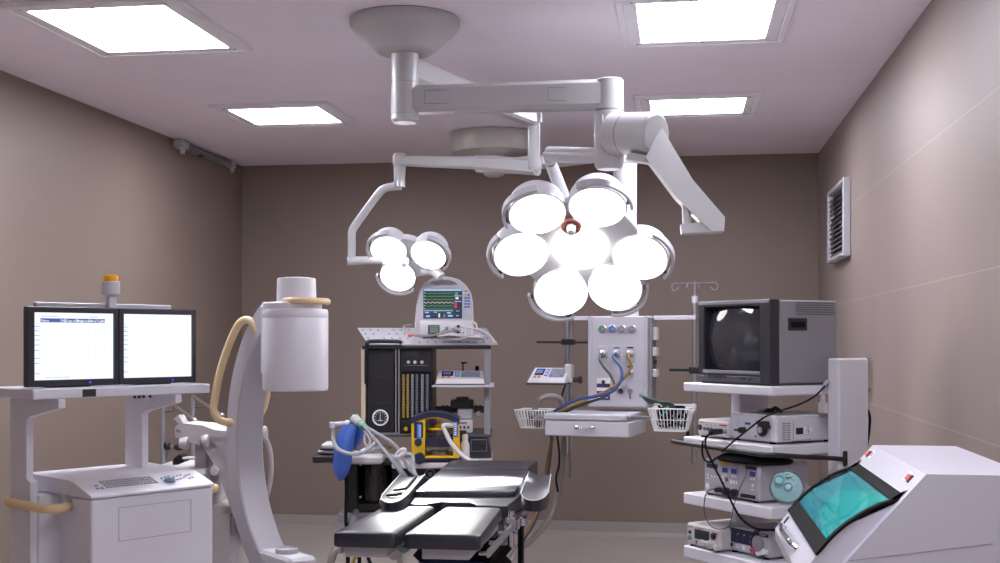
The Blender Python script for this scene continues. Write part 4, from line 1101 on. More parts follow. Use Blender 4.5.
# ------------------------------------------------------------------ breathing circuit
B_ = 6.66
t = thing('breathing_bag', 'limp blue rubber breathing bag hanging from the circuit arm', 'breathing bag', CAM @ Vector(Q(345, 480, B_)))
rings = []
for py, cx_, w_, dp in ((422, 352, 2.5, .012), (424, 351, 6, .02), (428, 349, 8.5, .03), (435, 346.5, 9, .04), (445, 344.5, 9.3, .046), (455, 343, 9.4, .046), (465, 342, 9.2, .042), (472, 341.5, 7.5, .034), (477, 341, 4.5, .022), (480.5, 340.8, 1.5, .01)):
    ring = []
    for k in range(24):
        th = 2*PI*k/24; w2 = X(500+w_, B_); cr = 1+.10*math.cos(3*th+py*.05)
        ring.append((X(cx_, B_)+w2*math.cos(th), B_+dp*math.sin(th)*cr, Z(py, B_)))
    rings.append(ring)
m = MB(CAM, 'blue').loft(rings); m.tube([(r[17][0], r[17][1]-.001, r[17][2]) for r in rings], .003, 6, 3)
m.build('bag', t)
rings = []
for py, cx_, w_, dp in ((423, 357, 4, .02), (428, 358.5, 5, .035), (436, 358.5, 4.6, .036), (444, 356, 3.6, .03), (450, 353, 2, .02)):
    rings.append([(X(cx_, B_)+X(500+w_, B_)*math.cos(2*PI*k/20), B_+.06+dp*math.sin(2*PI*k/20), Z(py, B_)) for k in range(20)])
MB(CAM, 'blue').loft(rings).build('bag_fold', t)
m = MB(CAM, 'pale_grey'); m.cyl(Q(334, 424.5, B_), Q(357, 422.5, B_), .014, n=14); m.cyl(Q(333, 422, B_), Q(333, 428, B_), .020, n=16, b=.003); m.use('offwhite').cyl(Q(346, 423.5, B_), Q(350, 423, B_), .02, .016, 14)
tag(m.build('circuit_elbow'), 'pale grey tubular elbow arm above the blue breathing bag', 'breathing connector')
m = MB(CAM, 'mint'); m.cyl(Q(352, 418, B_), Q(363, 425, B_-.02), .024, .018, 16); m.use('offwhite').cyl(Q(354, 418, B_-.01), Q(359, 422.5, B_-.02), .028, .022, 16).use('green').cyl(Q(362, 425, B_-.02), Q(366, 428, B_-.02), .02, .016, 14)
tag(m.build('filter_connector'), 'mint green breathing filter connector at the top of the hoses', 'breathing connector')
CG = 'translucent breathing hoses'
def chose(pts, r, label, rib=.04, mt='offwhite', name='breathing_hose', sub=9):
    return tag(MB(CAM, mt).tube(pts, r*.62, 10, sub+5, rib=rib).build(name), label, 'hose', CG)
M['hose_clear'] = mat('translucent_hose', '#aeb0b4', .25, 0, .06, 60, alpha=.7)
chose([Q(333, 428, B_), Q(333, 438, B_-.01), Q(337, 448, B_-.08), Q(346, 453, B_-.12), Q(356, 454, B_-.12), Q(366, 450.5, B_-.1), Q(376, 443, B_-.06)], .019, 'clear breathing hose looping left around the blue bag', mt='hose_clear')
chose([Q(363, 425, B_-.05), Q(372, 436, B_-.07), Q(382, 448, B_-.09), Q(392, 460, B_-.1), Q(399, 470, B_-.11), Q(402, 476, B_-.1)], .016, 'clear breathing hose running straight down from green connector', mt='hose_clear')
chose([Q(366, 427, B_-.02), Q(378, 434, B_-.03), Q(390, 441, B_-.04), Q(398, 449, B_-.05), Q(404, 460, B_-.08), Q(410, 470, B_-.1), Q(418, 477, B_-.1)], .016, 'clear breathing hose sagging furthest right toward the yellow suction unit', mt='hose_clear')
chose([Q(384, 456, B_-.05), Q(392, 456, B_-.07), Q(397, 461, B_-.09), Q(401, 470, B_-.1), Q(406, 477, B_-.1)], .019, 'thick pale hose bending down from the absorber outlet', mt='hose_clear')
chose([Q(400, 455, B_-.02), Q(410, 454.5, B_-.03), Q(413, 459, B_-.05), Q(413, 468, B_-.08), Q(416, 476, B_-.1)], .019, 'thick pale hose bending down beside the yellow suction unit', mt='hose_clear')
m = MB(CAM, 'offwhite'); m.tube([Q(364, 430, B_-.02), Q(370, 440, B_-.03), Q(368, 446, B_-.03), Q(364.5, 442, B_-.02), Q(365, 432, B_-.01)], .007, 8, 5)
tag(m.build('sampling_line'), 'thin white sampling line looping beside the blue bag', 'tube')
m = MB(CAM, 'offwhite'); m.tube([Q(396, 456, B_-.1), Q(402, 450, B_-.12), Q(405, 451, B_-.12), Q(399, 457, B_-.13)], .012, 8, 4, closed=True)
tag(m.build('hose_clip'), 'white clip gathering the breathing hoses', 'clip')
tag(MB(CAM, 'black2').tube([Q(346, 476, 6.78), Q(346.5, 490, 6.78), Q(346, 508, 6.76), Q(346, 524, 6.74), Q(348, 538, 6.7)], .010, 8, 5).build('drain_hose'), 'thin black hose hanging below the blue breathing bag', 'hose')
# tubes and cables under the table
cab = [
 ('greyhose', .017, [(-1.30, 4.35, .56), (-1.33, 4.5, .50), (-1.38, 4.6, .3), (-1.35, 4.7, .05), (-1.25, 4.9, .02)], 'grey ribbed hose arching under the left leg pad', 'hose'),
 ('black2', .010, [(-1.7, 6.1, .02), (-1.5, 5.9, .02), (-1.3, 6.0, .02), (-1.1, 5.9, .02), (-1.0, 5.9, .02)], 'black cable snaking on the floor beside the table base', 'cable'),
 ('yellowhose', .010, [(-1.6, 5.5, .02), (-1.45, 5.7, .02), (-1.3, 5.6, .02), (-1.2, 5.8, .02)], 'yellow hose lying on the floor under the table', 'hose'),
]
cab += [
 ('greyhose', .022, [CAM @ Vector(Q(*p)) for p in ((356, 512, 6.86), (352, 528, 6.7), (344, 543, 6.55), (335, 551, 6.5), (330, 565, 6.5), (326, 590, 6.5), (318, 612, 6.5))], 'thick grey hose bending from the anaesthesia machine base to the floor', 'hose'),
 ('black2', .010, [CAM @ Vector(Q(*p)) for p in ((372, 515, 6.82), (374, 535, 6.6), (368, 556, 6.5), (376, 580, 6.5), (366, 611, 6.6))], 'black cable dropping from the anaesthesia machine behind the left leg pad', 'cable'),
 ('yellowhose', .010, [CAM @ Vector(Q(*p)) for p in ((392, 515, 6.82), (390, 536, 6.6), (382, 548, 6.5), (366, 552, 6.45), (354, 560, 6.45), (350, 585, 6.45), (356, 612, 6.5))], 'yellow hose looping low behind the left leg pad', 'hose'),
 ('greyhose', .016, [CAM @ Vector(Q(*p)) for p in ((384, 515, 6.82), (388, 530, 6.6), (396, 545, 6.5), (400, 565, 6.5), (396, 590, 6.5), (402, 612, 6.5))], 'grey hose dropping between the leg pads to the floor', 'hose')]
for mt, r, pts, lb, ct in cab: tag(MB(m=mt).tube(pts, r, 8, 7).build('floor_hose' if ct == 'hose' else 'floor_cable'), lb, ct)
m = MB(m='clear'); a, b = on_z(396, 552, .62), on_z(403, 545, .66); dv = (b-a)
m.use('offwhite').cyl(a-dv*.4, b, .024, .03, 16).use('teal').cyl(b, b+dv*.6, .034, n=18)
tag(m.build('suction_connector'), 'pale tube end with teal cap hanging between the leg pads', 'connector')
# ================================================================== MONITOR CART (left)
K = Frame(91.7, 4.5, 49)
KW, KD = .545, .50
t = thing('monitor_cart', 'white fluoroscopy workstation cart with cream handles, console keys and amber beacon', 'medical cart', K.w(KW/2, KD/2, 0))
m = MB(K.M, 'white'); m.box(0, KW, 0, .14, .14, .899, .006); m.box(.03, KW-.03, .14, KD, .14, .899, .006); m.box(-.056, .1, .29, KD, .14, .899, .004); m.box(.02, KW-.02, .02, KD-.02, .08, .15); m.build('cabinet', t)
m = MB(K.M, 'white'); m.prism([(-.004, .903), (-.004, .911), (.006, .916), (.13, .957), (.17, .962), (KD, .966), (KD, .903)], 'x', -.003, KW+.003); lid = m.build('console_top', t)
# front inspection panel (thin reveal)
u0, u1, z0, z1 = K.u(118.6, 0), K.u(191, 0), K.z(541.6, K.u(118.6, 0), 0), K.z(507.7, K.u(118.6, 0), 0)
m = MB(K.M, 'grey')
for a in ((u0, u1, z0, z0+.0015), (u0, u1, z1-.0015, z1), (u0, u0+.0015, z0, z1), (u1-.0015, u1, z0, z1)): m.box(a[0], a[1], -.0012, .002, a[2], a[3])
m.build('panel_seam', t)
m = MB(K.M, 'key_grey')       # keys on the sloped console
def slope_z(v): return .916+(v-.006)*(.957-.916)/.124
def key(u, v, w_, h): 
    m.hexa([(u, v, slope_z(v)), (u+w_, v, slope_z(v)), (u+w_, v+h, slope_z(v+h)), (u, v+h, slope_z(v+h)), (u, v, slope_z(v)+.003), (u+w_, v, slope_z(v)+.003), (u+w_, v+h, slope_z(v+h)+.003), (u, v+h, slope_z(v+h)+.003)])
for i in range(14):
    for j in range(4): key(.095+i*.0165, .052+j*.017, .011, .009)
m.build('console_keys', lid)
m = MB(K.M, 'key_grey'); key(.05, .05, .012, .008); key(.07, .05, .012, .008); key(.058, .075, .012, .008); m.build('function_keys', lid); m = MB(K.M, 'key_grey')
for i in range(8):
    for j in range(2): key(.355+i*.019, .058+j*.026+(i % 3)*.006, .009, .007)
m.build('console_keys', lid)
MB(K.M, 'tealgrey').lathe([(.022, .0), (.024, .006), (.017, .014), (.005, .017)], (.375, .055, slope_z(.055)), (0, 0, 1), 20).build('trackball', lid)
# two side posts with forward flaring shelf brackets
zs0, zs1 = 1.279, 1.317
for uu in (-.085, .425):
    w_ = .028
    prof = [(.46, .962), (.33, .962), (.33, 1.19), (.30, 1.205), (.088, 1.245), (.088, zs0-.001), (.46, zs0-.001)]
    m = MB(K.M, 'white').prism(prof if uu > 0 else [(.46, .2), (.30, .2), (.30, .95)]+prof[1:], 'x', uu, uu+w_)
    m.build('shelf_post', t)
us0, us1 = -.175, .605
MB(K.M, 'white').box(us0, us1, .105, .46, zs0, zs1, .004).build('monitor_shelf', t)
m = MB(K.M, 'ink').box(K.u(82.5, .105), K.u(96, .105), .1035, .106, zs0+.003, zs1-.006, .001); m.build('shelf_plate', t)
for u in (.27, .29, .31, .34): MB(K.M, 'ink').cyl((u, .14, zs0), (u, .14, zs0-.012), .006, n=8).build('shelf_screw', t)
def grip(side):
    s_ = -1 if side < 0 else 1; e = 0 if side < 0 else KW; z_ = .862 if side < 0 else .875; o = .10*s_; dv_ = .035 if side < 0 else 0
    pts = [(e, .13+dv_, z_), (e+o*.55, .10+dv_, z_), (e+o, .13+dv_, z_), (e+o, .20+dv_, z_), (e+o, .42, z_), (e+o*.7, .475, z_), (e+.0*s_+ (.03 if side < 0 else -.03), .475, z_)]
    m = MB(K.M, 'cream'); m.tube(pts, .018, 12, 4); return m.build('side_handle', t)
grip(-1); grip(1)
# back panel and beacon
ub, vb = K.u(111, .385), .34
m = MB(K.M, 'pale_grey').box(K.u(36, .4), K.u(171.5, .4), .40, .42, zs1, K.z(303, .2, .4), .003); m.build('back_plate', t)
m = MB(K.M, 'white2').box(ub-.018, ub+.018, .37, .40, zs1, 1.69, .004); m.build('beacon_post', t)
bz = lambda py: K.z(py, ub, .385)
m = MB(K.M, 'white2').lathe([(.020, bz(296.5)), (.034, bz(294.5)), (.036, bz(293.5)), (.036, bz(282)), (.03, bz(281.5))], (ub, .385, 0), n=26); m.build('beacon_base', t)
m = MB(K.M, 'amber').lathe([(.030, bz(281.8)), (.031, bz(277)), (.028, bz(275.4)), (.02, bz(275))], (ub, .385, 0), n=26); m.build('beacon_lens', t)
for u, v in ((.05, .05), (KW-.05, .05), (.05, KD-.05), (KW-.05, KD-.05)):
    m = MB(K.M, 'dark_grey').lathe([(.03, -.014), (.045, -.01), (.045, .01), (.03, .014)], (u, v, .045), (1, 0, 0), 18).box(u-.018, u+.018, v-.02, v+.02, .05, .10, .004); m.build('caster', t)

# two flat monitors side by side on the shelf
def flat_monitor(px0, px1, vf, name, label, left):
    u0, u1 = K.u(px0, vf), K.u(px1, vf); z0, z1 = zs1+.004, zs1+.004+.306
    t = thing('flat_monitor', label, 'monitor', K.w((u0+u1)/2, vf+.05, zs1), 'pair of workstation monitors')
    b = .024; bl = .030 if left else b
    m = MB(K.M, 'bezel')
    for a in ((u0, u0+bl, z0, z1), (u1-b*.7, u1, z0, z1), (u0+bl, u1-b*.7, z0, z0+.026), (u0+bl, u1-b*.7, z1-.022, z1)): m.box(a[0], a[1], vf, vf+.03, a[2], a[3], .002)
    m.box(u0+.004, u1-.004, vf+.02, vf+.045, z0+.004, z1-.004, .008); m.build('bezel', t)
    MB(K.M, 'black').box(u0+.1, u1-.1, vf+.03, vf+.12, zs1, z0+.02, .004).build('stand', t)
    x0, x1, y0, y1 = u0+bl, u1-b*.7, z0+.026, z1-.022; w_, h_ = x1-x0, y1-y0
    m = MB(K.M, 'screen_w').box(x0, x1, vf+.012, vf+.021, y0, y1)
    def r(mt, a0, a1, b0, b1): m.use(mt).box(x0+w_*a0, x0+w_*a1, vf+.0112, vf+.0125, y1-h_*b1, y1-h_*b0)
    ys = (.20, .268, .335, .40, .475, .555, .67, .745, .90)
    for q in ys: r('screen_t', .015, .07, q, q+.011)
    r('screen_f', .075, .078, .15, .92); r('screen_t', .03, .05, .16, .168); r('screen_t', .025, .055, .24, .247)
    if left:
        words = (('Name', .085, .33), ('No', .335, .38), ('Date of Birth', .39, .525), ('Registration', .53, .68), ('Time', .685, .775), ('Type', .78, .84), ('No', .845, .89))
        for wd, a0, a1 in words: r('screen_b', a0, a1, .085, .145)
        for wd, a0, a1 in words: m.use('screen_w').text(wd, (x0+w_*(a0+.006), vf+.011, y1-h_*.135), (1, 0, 0), (0, 0, 1), h_*.052, .0003)
        for a0, a1, b0 in ((.09, .17, .045), (.18, .30, .045), (.69, .80, .05), (.15, .22, .955), (.23, .33, .955), (.34, .44, .955)): r('screen_f', a0, a1, b0, b0+.016)
        r('screen_f', .68, .683, .2, .8); r('screen_f', .085, .89, .80, .804); r('screen_f', .888, .891, .2, .8)
    m.build('screen', t)
    MB(K.M, 'led_blue').lathe([(.004, 0), (.003, .002)], (x0+w_*(.68 if left else .70), vf+.0, z0+.013), (0, -1, 0), 12).build('power_light', t)
flat_monitor(27.3, 118.5, .195, 'l', 'left flat monitor showing a patient list with a blue header bar', True)
flat_monitor(118.9, 196.3, .195, 'r', 'right flat monitor with a nearly blank white screen beside the patient list', False)

# ================================================================== MOBILE C-ARM
q_ = math.degrees(math.atan2(-.8, .6))
R_ = Frame(244.5, 5.2, q_)      # u runs along the C towards its tips, v across its width
zc, Rm, hw, ht = 1.07, .61, .062, .055
t = thing('c_arm', 'white mobile C-arm X-ray unit with cylindrical intensifier and cream grab handles', 'x-ray machine', R_.w(.1, .2, 0))
rings = []
for k in range(41):
    a = math.radians(-66+k*(66+62)/40)
    ring = []
    for r, v in ((Rm-ht, -hw+.006), (Rm-ht, hw-.006), (Rm-ht+.006, hw), (Rm+ht-.006, hw), (Rm+ht, hw-.006), (Rm+ht, -hw+.006), (Rm+ht-.006, -hw), (Rm-ht+.006, -hw)):
        ring.append((Rm-ht-r*math.cos(a)+ht, v, zc+r*math.sin(a)))
    rings.append(ring)
MB(R_.M, 'arc_grey').loft(rings).build('arc', t)
# intensifier
uI, dI = .49, None
ctr = R_.w(uI, 0, 0); 
cI = CAM.inverted() @ ctr; dI = cI.y; cIx = X(295.5, dI)
def iz(py): return Z(py, dI)
rI = X(500+32.5, dI)
m = MB(CAM, 'white').lathe([(rI*.96, iz(390.5)), (rI*.99, iz(389.5)), (rI, iz(388)), (rI, iz(319)), (rI*.992, iz(318.5)), (rI*.992, iz(317.8)), (rI, iz(317.3)), (rI, iz(312)), (rI*.97, iz(309.5)), (rI*.84, iz(309))], (cIx, dI, 0), n=56); m.build('image_intensifier', t)
m = MB(CAM, 'white').lathe([(rI*.90, iz(312)), (rI*.90, iz(304)), (rI*.86, iz(302.5)), (.1, iz(302.5))], (cIx-.012, dI, 0), n=48); m.box(cIx-rI-.008, cIx-rI*.2, dI-.02, dI+.14, iz(375), iz(303.5), .012); m.build('intensifier_mount', t)
rC = X(500+19.3, dI)
MB(CAM, 'white').lathe([(rC*1.03, iz(306)), (rC*1.02, iz(300)), (rC*.99, iz(280)), (rC*.96, iz(278.3)), (rC*.7, iz(277.6))], (cIx+.004, dI, 0), n=40).build('camera_housing', t)
m = MB(CAM, 'cream'); rr_ = rI*.93; pts = []
for k in range(19):
    th = math.radians(-150+k*175/18); pts.append((cIx+.042+rr_*.70*math.cos(th), dI+rr_*math.sin(th), iz(301.6)))
m.tube(pts, .0135, 10, 1); m.build('grab_ring', t)
# tube head block at the bottom
m = MB(R_.M, 'white2'); m.box(.22, .545, -.06, .06, .40, .635, .012); m.build('tube_housing', t)
m = MB(R_.M, 'pale_grey'); m.lathe([(.046, .635), (.046, .652), (.041, .655), (.039, .648), (.01, .648)], (.40, .0, 0), n=30); m.build('collimator_port', t)
# cream loop handles either side of the arc
m = MB(CAM, 'cream'); m.tube([Q(258.5, 336, 4.98), Q(257.5, 331, 4.98), Q(252, 322, 5.0), Q(244.5, 320, 5.02), Q(237, 327, 5.04), Q(227, 350, 5.07), Q(219, 376, 5.08), Q(214.5, 402, 5.09), Q(214, 411, 5.09), Q(217, 418, 5.09), Q(223, 421.5, 5.09), Q(230, 422.5, 5.1)], .0165, 12, 4); m.sph(Q(229, 422.5, 5.1), (.02, .02, .02), 12, 8); m.build('loop_handle', t)
m = MB(CAM, 'cream'); m.tube([Q(262, 340, 5.16), Q(267, 360, 5.2), Q(267.5, 378, 5.22), Q(266.5, 394, 5.22), Q(264, 406, 5.22), Q(260, 414, 5.22), Q(254.5, 418, 5.2)], .0165, 12, 4); m.build('loop_handle', t)
# carriage behind the arc: side knob and cable loop, horizontal arm, inclined support, base tower
BD = 5.5
m = MB(CAM, 'offwhite'); m.cyl(Q(242, 434, 5.4), Q(267, 433.5, 5.4), .034, n=20, b=.006); m.build('orbital_knob', t)
m = MB(CAM, 'offwhite'); m.tube([Q(264, 436, 5.42), Q(268.5, 445, 5.42), Q(271, 458, 5.42), Q(271, 474, 5.42), Q(268.5, 490, 5.42), Q(262, 506, 5.42), Q(250, 514, 5.42)], .0115, 10, 6); m.build('cable_loop', t)
m = MB(CAM, 'offwhite')
m.slab([Q(174.5, 428, BD), Q(179, 423, BD), Q(203, 425.5, BD), Q(214, 430, BD), Q(236, 432, BD), Q(236, 452, BD), Q(214, 449, BD), Q(196, 444.5, BD), Q(175, 437.5, BD)], (.04, .16, 0))
m.use('grey').slab([Q(176, 429, BD-.002), Q(180.5, 430, BD-.002), Q(180.5, 433, BD-.002), Q(176, 431.8, BD-.002)], (0, -.004, 0)); ha = m.build('horizontal_arm', t)
m = MB(CAM, 'offwhite'); m.slab([Q(173.5, 418.5, BD), Q(178.5, 415, BD), Q(183.5, 424, BD), Q(179.5, 425, BD)], (.01, .06, 0)); m.build('lever', t); m = MB(CAM, 'offwhite'); m.cyl(Q(180, 443, BD-.01), Q(188, 443.5, BD-.01), .024, .03, 16); m.build('brake_knob', t); m = MB(CAM, 'offwhite'); m.cyl(Q(203.5, 441, BD-.02), Q(208.5, 441, BD-.02), .03, n=18, b=.004); m.use('grey').cyl(Q(201.5, 441.5, BD-.01), Q(203.5, 441.5, BD-.01), .028, n=16); m.build('pivot_cap', t)
m = MB(CAM, 'offwhite'); m.slab([Q(203, 447, BD), Q(210, 437, BD), Q(238, 436, BD), Q(246, 475, BD), Q(250, 520, BD), Q(246, 535, BD), Q(240, 536, BD), Q(228, 500, BD), Q(216, 468, BD)], (.03, .2, 0)); m.use('pale_grey').slab([Q(214, 443, BD-.004), Q(240, 440, BD-.004), Q(243, 470, BD-.004), Q(230, 470, BD-.004), Q(222, 455, BD-.004)], (0, .006, 0)); m.use('offwhite').cyl(Q(214.5, 471.5, BD+.03), Q(214.5, 471.5, BD-.03), .022, n=16, b=.004); m.build('inclined_support', t)
m = MB(CAM, 'pale_grey').box(X(195, 5.6), X(209, 5.6), 5.58, 5.7, Z(500, 5.6), Z(448, 5.6), .01); m.build('lift_column', t)
m = MB(CAM, 'offwhite'); m.box(X(165, 5.55), X(212, 5.55), 5.5, 5.95, Z(563, 5.55)-.25, Z(468, 5.55), .02)
m.box(X(205, 5.6), X(240, 5.6), 5.52, 5.9, .12, Z(505, 5.6), .03); m.build('base_tower', t)
m = MB(CAM, 'grey').box(X(231, 5.5), X(234.5, 5.5), 5.49, 5.52, Z(535, 5.5), Z(517, 5.5), .003).cyl(Q(252.5, 530, 5.45), Q(252.5, 538, 5.45), .015, .022, 12); m.build('lock_lever', t)
for px, d_ in ((175, 5.6), (232, 5.6), (175, 5.88), (232, 5.85)):
    xx = X(px, d_); MB(CAM, 'dark_grey').lathe([(.03, -.016), (.055, -.012), (.055, .012), (.03, .016)], (xx, d_, .055), (1, 0, 0), 18).box(xx-.02, xx+.02, d_-.02, d_+.02, .06, .2, .004).build('caster', t)

# thin poled stand behind the cart: rods, dark knobs
t = thing('instrument_stand', 'thin poled stand with slanting rods and black clamps behind the cart', 'instrument stand', CAM @ Vector((X(180, 6.4), 6.4, 0)))
m = MB(CAM, 'grey'); m.cyl((X(163, 6.4), 6.4, .03), Q(163, 405, 6.4), .012, n=12); m.build('pole', t)
m = MB(CAM, 'grey'); m.cyl((X(193, 6.4), 6.4, .03), Q(193, 396, 6.4), .012, n=12); m.build('pole', t)
m = MB(CAM, 'steel'); m.cyl(Q(174, 405, 6.3), Q(194.5, 420.5, 6.1), .008, n=10).sph(Q(194.5, 420.5, 6.1), .014, 12, 8); m.build('slanting_rod', t)
m = MB(CAM, 'steel'); m.cyl(Q(193, 396, 6.4), Q(222, 415.5, 6.1), .008, n=10).sph(Q(222, 415.5, 6.1), .014, 12, 8); m.build('slanting_rod', t)
m = MB(CAM, 'dark_grey'); m.cyl(Q(193, 407, 6.4), Q(205, 407.5, 6.4), .004, n=8).cyl(Q(163, 411.5, 6.4), Q(174, 411, 6.4), .004, n=8).cyl(Q(174, 411, 6.4), Q(174, 405, 6.3), .004, n=8); m.build('cross_bar', t)
m = MB(CAM, 'steel'); m.tube([Q(168, 447, 6.3), Q(172, 446, 6.28), Q(180, 447, 6.28)], .008, 8, 4).tube([Q(170, 447, 6.3), Q(167, 452, 6.3), Q(168, 458, 6.3)], .008, 8, 4)
m.use('black').sph(Q(167.3, 446, 6.29), (.022, .02, .024), 12, 8).sph(Q(179, 447, 6.28), (.03, .022, .02), 12, 8); m.build('clamp_head', t)
m = MB(CAM, 'black'); m.slab([Q(172.5, 462, 6.3), Q(174, 458, 6.3), Q(179, 454.5, 6.3), Q(184, 457, 6.3), Q(183.5, 464.5, 6.3), Q(173, 465, 6.3)], (.01, .06, 0)); m.slab([Q(191, 461, 6.3), Q(194, 459.5, 6.3), Q(196, 462, 6.3), Q(196, 464.5, 6.3), Q(190, 464.5, 6.3)], (0, .05, 0)); m.build('black_clamp', t)
m = MB(CAM, 'white2').box(X(183, 6.3), X(197, 6.3), 6.28, 6.36, Z(459, 6.3), Z(457, 6.3), .003).box(X(160, 6.3), X(200, 6.3), 6.25, 6.5, Z(468, 6.3), Z(465, 6.3), .004); m.build('tray', t)
m = MB(CAM, 'grey')
for px in (155, 163, 193, 200): m.cyl((X(px, 6.4), 6.2 if px in (155, 200) else 6.4, .03), (X(px, 6.4), 6.6, .03), .015, n=10)
m.cyl((X(155, 6.4), 6.4, .03), (X(200, 6.4), 6.4, .03), .015, n=10); m.build('foot_frame', t)

# ================================================================== ENDOSCOPY TOWER (right)
T = Frame(698, 4.98, -61)
TU = T.u(771, -.035); TVX = T.u(770, 0); TVD = T.v(838, TVX)
def tz(py, px=771, v=-.03): return T.z(py, T.u(px, v), v)
t = thing('endoscopy_tower', 'white equipment tower with four shelves and a tall side column', 'equipment tower', T.w(.22, .2, 0))
shelves = []
for z_top, th in ((tz(386.7), .036), (tz(446, 770), .04), (tz(507.6, 770), .046), (tz(565.5, 770), .05)):
    shelves.append(z_top)
    MB(T.M, 'white').box(-.055, TU+.005, -.035, .42, z_top-th, z_top, .005).build('shelf', t)
S1, S2, S3, S4 = shelves
zcol = T.z(358.5, .51, .18)
uA = TU+.012
vA = T.v(838.5, uA+.06); 
MB(T.M, 'white2').box(uA, uA+.062, vA, vA+.16, .10, zcol, .006).build('column', t)
vF = T.v(740, .05)
MB(T.M, 'white2').box(-.012, .05, vF, vF+.16, .10, S1-.037, .006).build('column', t)
m = MB(T.M, 'black'); zr_ = S2-.03
P = [(uA+.064, vA+.03, zr_-.028), (uA+.064, vA-.02, zr_-.022), (uA+.055, .05, zr_-.008), (uA+.035, -.055, zr_+.002), (TU-.02, -.075, zr_), (.2, -.078, zr_+.004), (-.05, -.075, zr_+.008), (-.083, -.055, zr_+.008), (-.085, .0, zr_+.006), (-.083, .12, zr_+.004), (-.066, .16, zr_+.002)]
m.tube(P, .0095, 10, 4); m.box(uA+.060, uA+.070, vA+.018, vA+.042, zr_-.055, zr_+.005, .005); m.build('bumper_rail', t)
m = MB(T.M, 'white').box(-.06, TU, .02, .40, .06, .10, .004); m.build('base', t)
for u, v in ((-.02, .06), (TU-.04, .06), (-.02, .36), (TU-.04, .36)):
    MB(T.M, 'dark_grey').lathe([(.025, -.012), (.036, -.009), (.036, .009), (.025, .012)], (u, v, .036), (1, 0, 0), 16).box(u-.015, u+.015, v-.015, v+.015, .04, .062).build('caster', t)

# CRT monitor
t = thing('crt_monitor', 'boxy grey CRT monitor with dark bezel on the top tower shelf', 'monitor', T.w(.22, .18, S1))
zt0, zt1 = S1+.004, T.z(298.6, TVX, 0)
m = MB(T.M, 'bezel')
x0, x1 = 0, TVX; a0, a1, b0, b1 = T.u(704, 0), T.u(759.2, 0), T.z(375, a1_ := T.u(759.2, 0), 0), T.z(305.5, a1_, 0)
for q in ((x0, a0, zt0, zt1), (a1, x1, zt0, zt1), (a0, a1, zt0, b0), (a0, a1, b1, zt1)): m.box(q[0], q[1], 0, .05, q[2], q[3], .004)
m.build('bezel', t)
MB(T.M, 'grey').box(.004, x1-.004, -.002, .006, zt1-.016, zt1-.001, .002).build('top_strip', t)
m = MB(T.M, 'grey').box(a0-.008, a1+.004, -.002, .01, b0-.0, b0+.014, .002); m.use('dark_grey').box(x0+.004, a1+.01, -.003, .01, zt0+.005, b0-.008, .002)
m.use('ink')
for k in range(5): m.box(a0+.03+k*.024, a0+.046+k*.024, -.005, 0, zt0+.018, zt0+.03)
for k in range(2): m.box(a1-.11+k*.02, a1-.098+k*.02, -.005, 0, zt0+.016, zt0+.026)
m.box(a1-.055, a1-.045, -.005, 0, zt0+.014, zt0+.026); m.build('control_strip', t)
# bulged picture tube
NU, NV = 14, 12; rows = []
for j in range(NV+1):
    for i in range(NU+1):
        f, h = i/NU, j/NV; sx_, sz_ = 2*f-1, 2*h-1
        ex = .006*(sz_*sz_); ez = .006*(sx_*sx_)
        rows.append((a0+.002+(a1-a0-.004)*f-ex*sx_, .040-.040*(1-.5*sx_*sx_-.5*sz_*sz_), b0+.012+(b1-b0-.014)*h-ez*sz_))
fs = [(j*(NU+1)+i, j*(NU+1)+i+1, (j+1)*(NU+1)+i+1, (j+1)*(NU+1)+i) for j in range(NV) for i in range(NU)]
m = MB(T.M, 'crt').add(rows, fs); m.use('black').box(a0-.004, a1+.004, .042, .049, b0, b1+.002); m.build('picture_tube', t, smooth=60)
m = MB(T.M, 'grey').box(.002, x1-.001, .05, TVD, zt0+.004, zt1-.003, .006); cs = m.build('casing', t)
ur = x1-.001
m = MB(T.M, 'black'); v0, v1 = T.v(788, ur), T.v(807, ur); zz0, zz1 = T.z(330.5, ur, .15), T.z(318, ur, .15)
m.box(ur-.01, ur+.003, v0, v1, zz0, zz1, .002); m.use('black2').box(ur, ur+.0045, v0+.012, v1-.012, zz0+.012, zz1-.014, .001); m.build('side_handle', cs)
m = MB(T.M, 'dark_grey'); v0, v1 = T.v(796, ur), T.v(835, ur)
for k in range(6):
    zz = T.z(315, ur, .26)-.0+k*.009
    for j in range(24):
        vv = v0+(v1-v0)*j/24; m.box(ur, ur+.0008, vv, vv+(v1-v0)/40, zz, zz+.0045)
m.build('side_vents', cs)
m = MB(T.M, 'dark_grey').box(.01, x1-.01, .01, TVD-.005, S1+.0002, zt0+.005, .002); m.build('foot_plinth', t)

# --- shelf 2: light source (large white box) and camera control unit (small box)
def device(px0, px1, v, dep, py_t, py_b, z0, body, name, label, cat, taper=0):
    u0, u1 = T.u(px0, v), T.u(px1, v)
    z1 = T.z(py_t, u1, v)
    t = thing(name, label, cat, T.w((u0+u1)/2, v+dep/2, z0))
    MB(T.M, body).box(u0, u1, v, v+dep, z0+.008, z1, .008).build('housing', t)
    for a in (u0+.02, u1-.04):
        for b in (v+.02, v+dep-.04): MB(T.M, 'black2').cyl((a, b, z0), (a, b, z0+.009), .012, n=10).build('rubber_foot', t)
    return t, u0, u1, z0+.008, z1
def fr(m, mt, u0, u1, z0, z1, v, a0, a1, b0, b1, t_=.002):
    """rectangle on a front: a from the left, b from the top, fractions"""
    return m.use(mt).box(u0+(u1-u0)*a0, u0+(u1-u0)*a1, v-t_, v+.001, z1-(z1-z0)*b1, z1-(z1-z0)*b0)
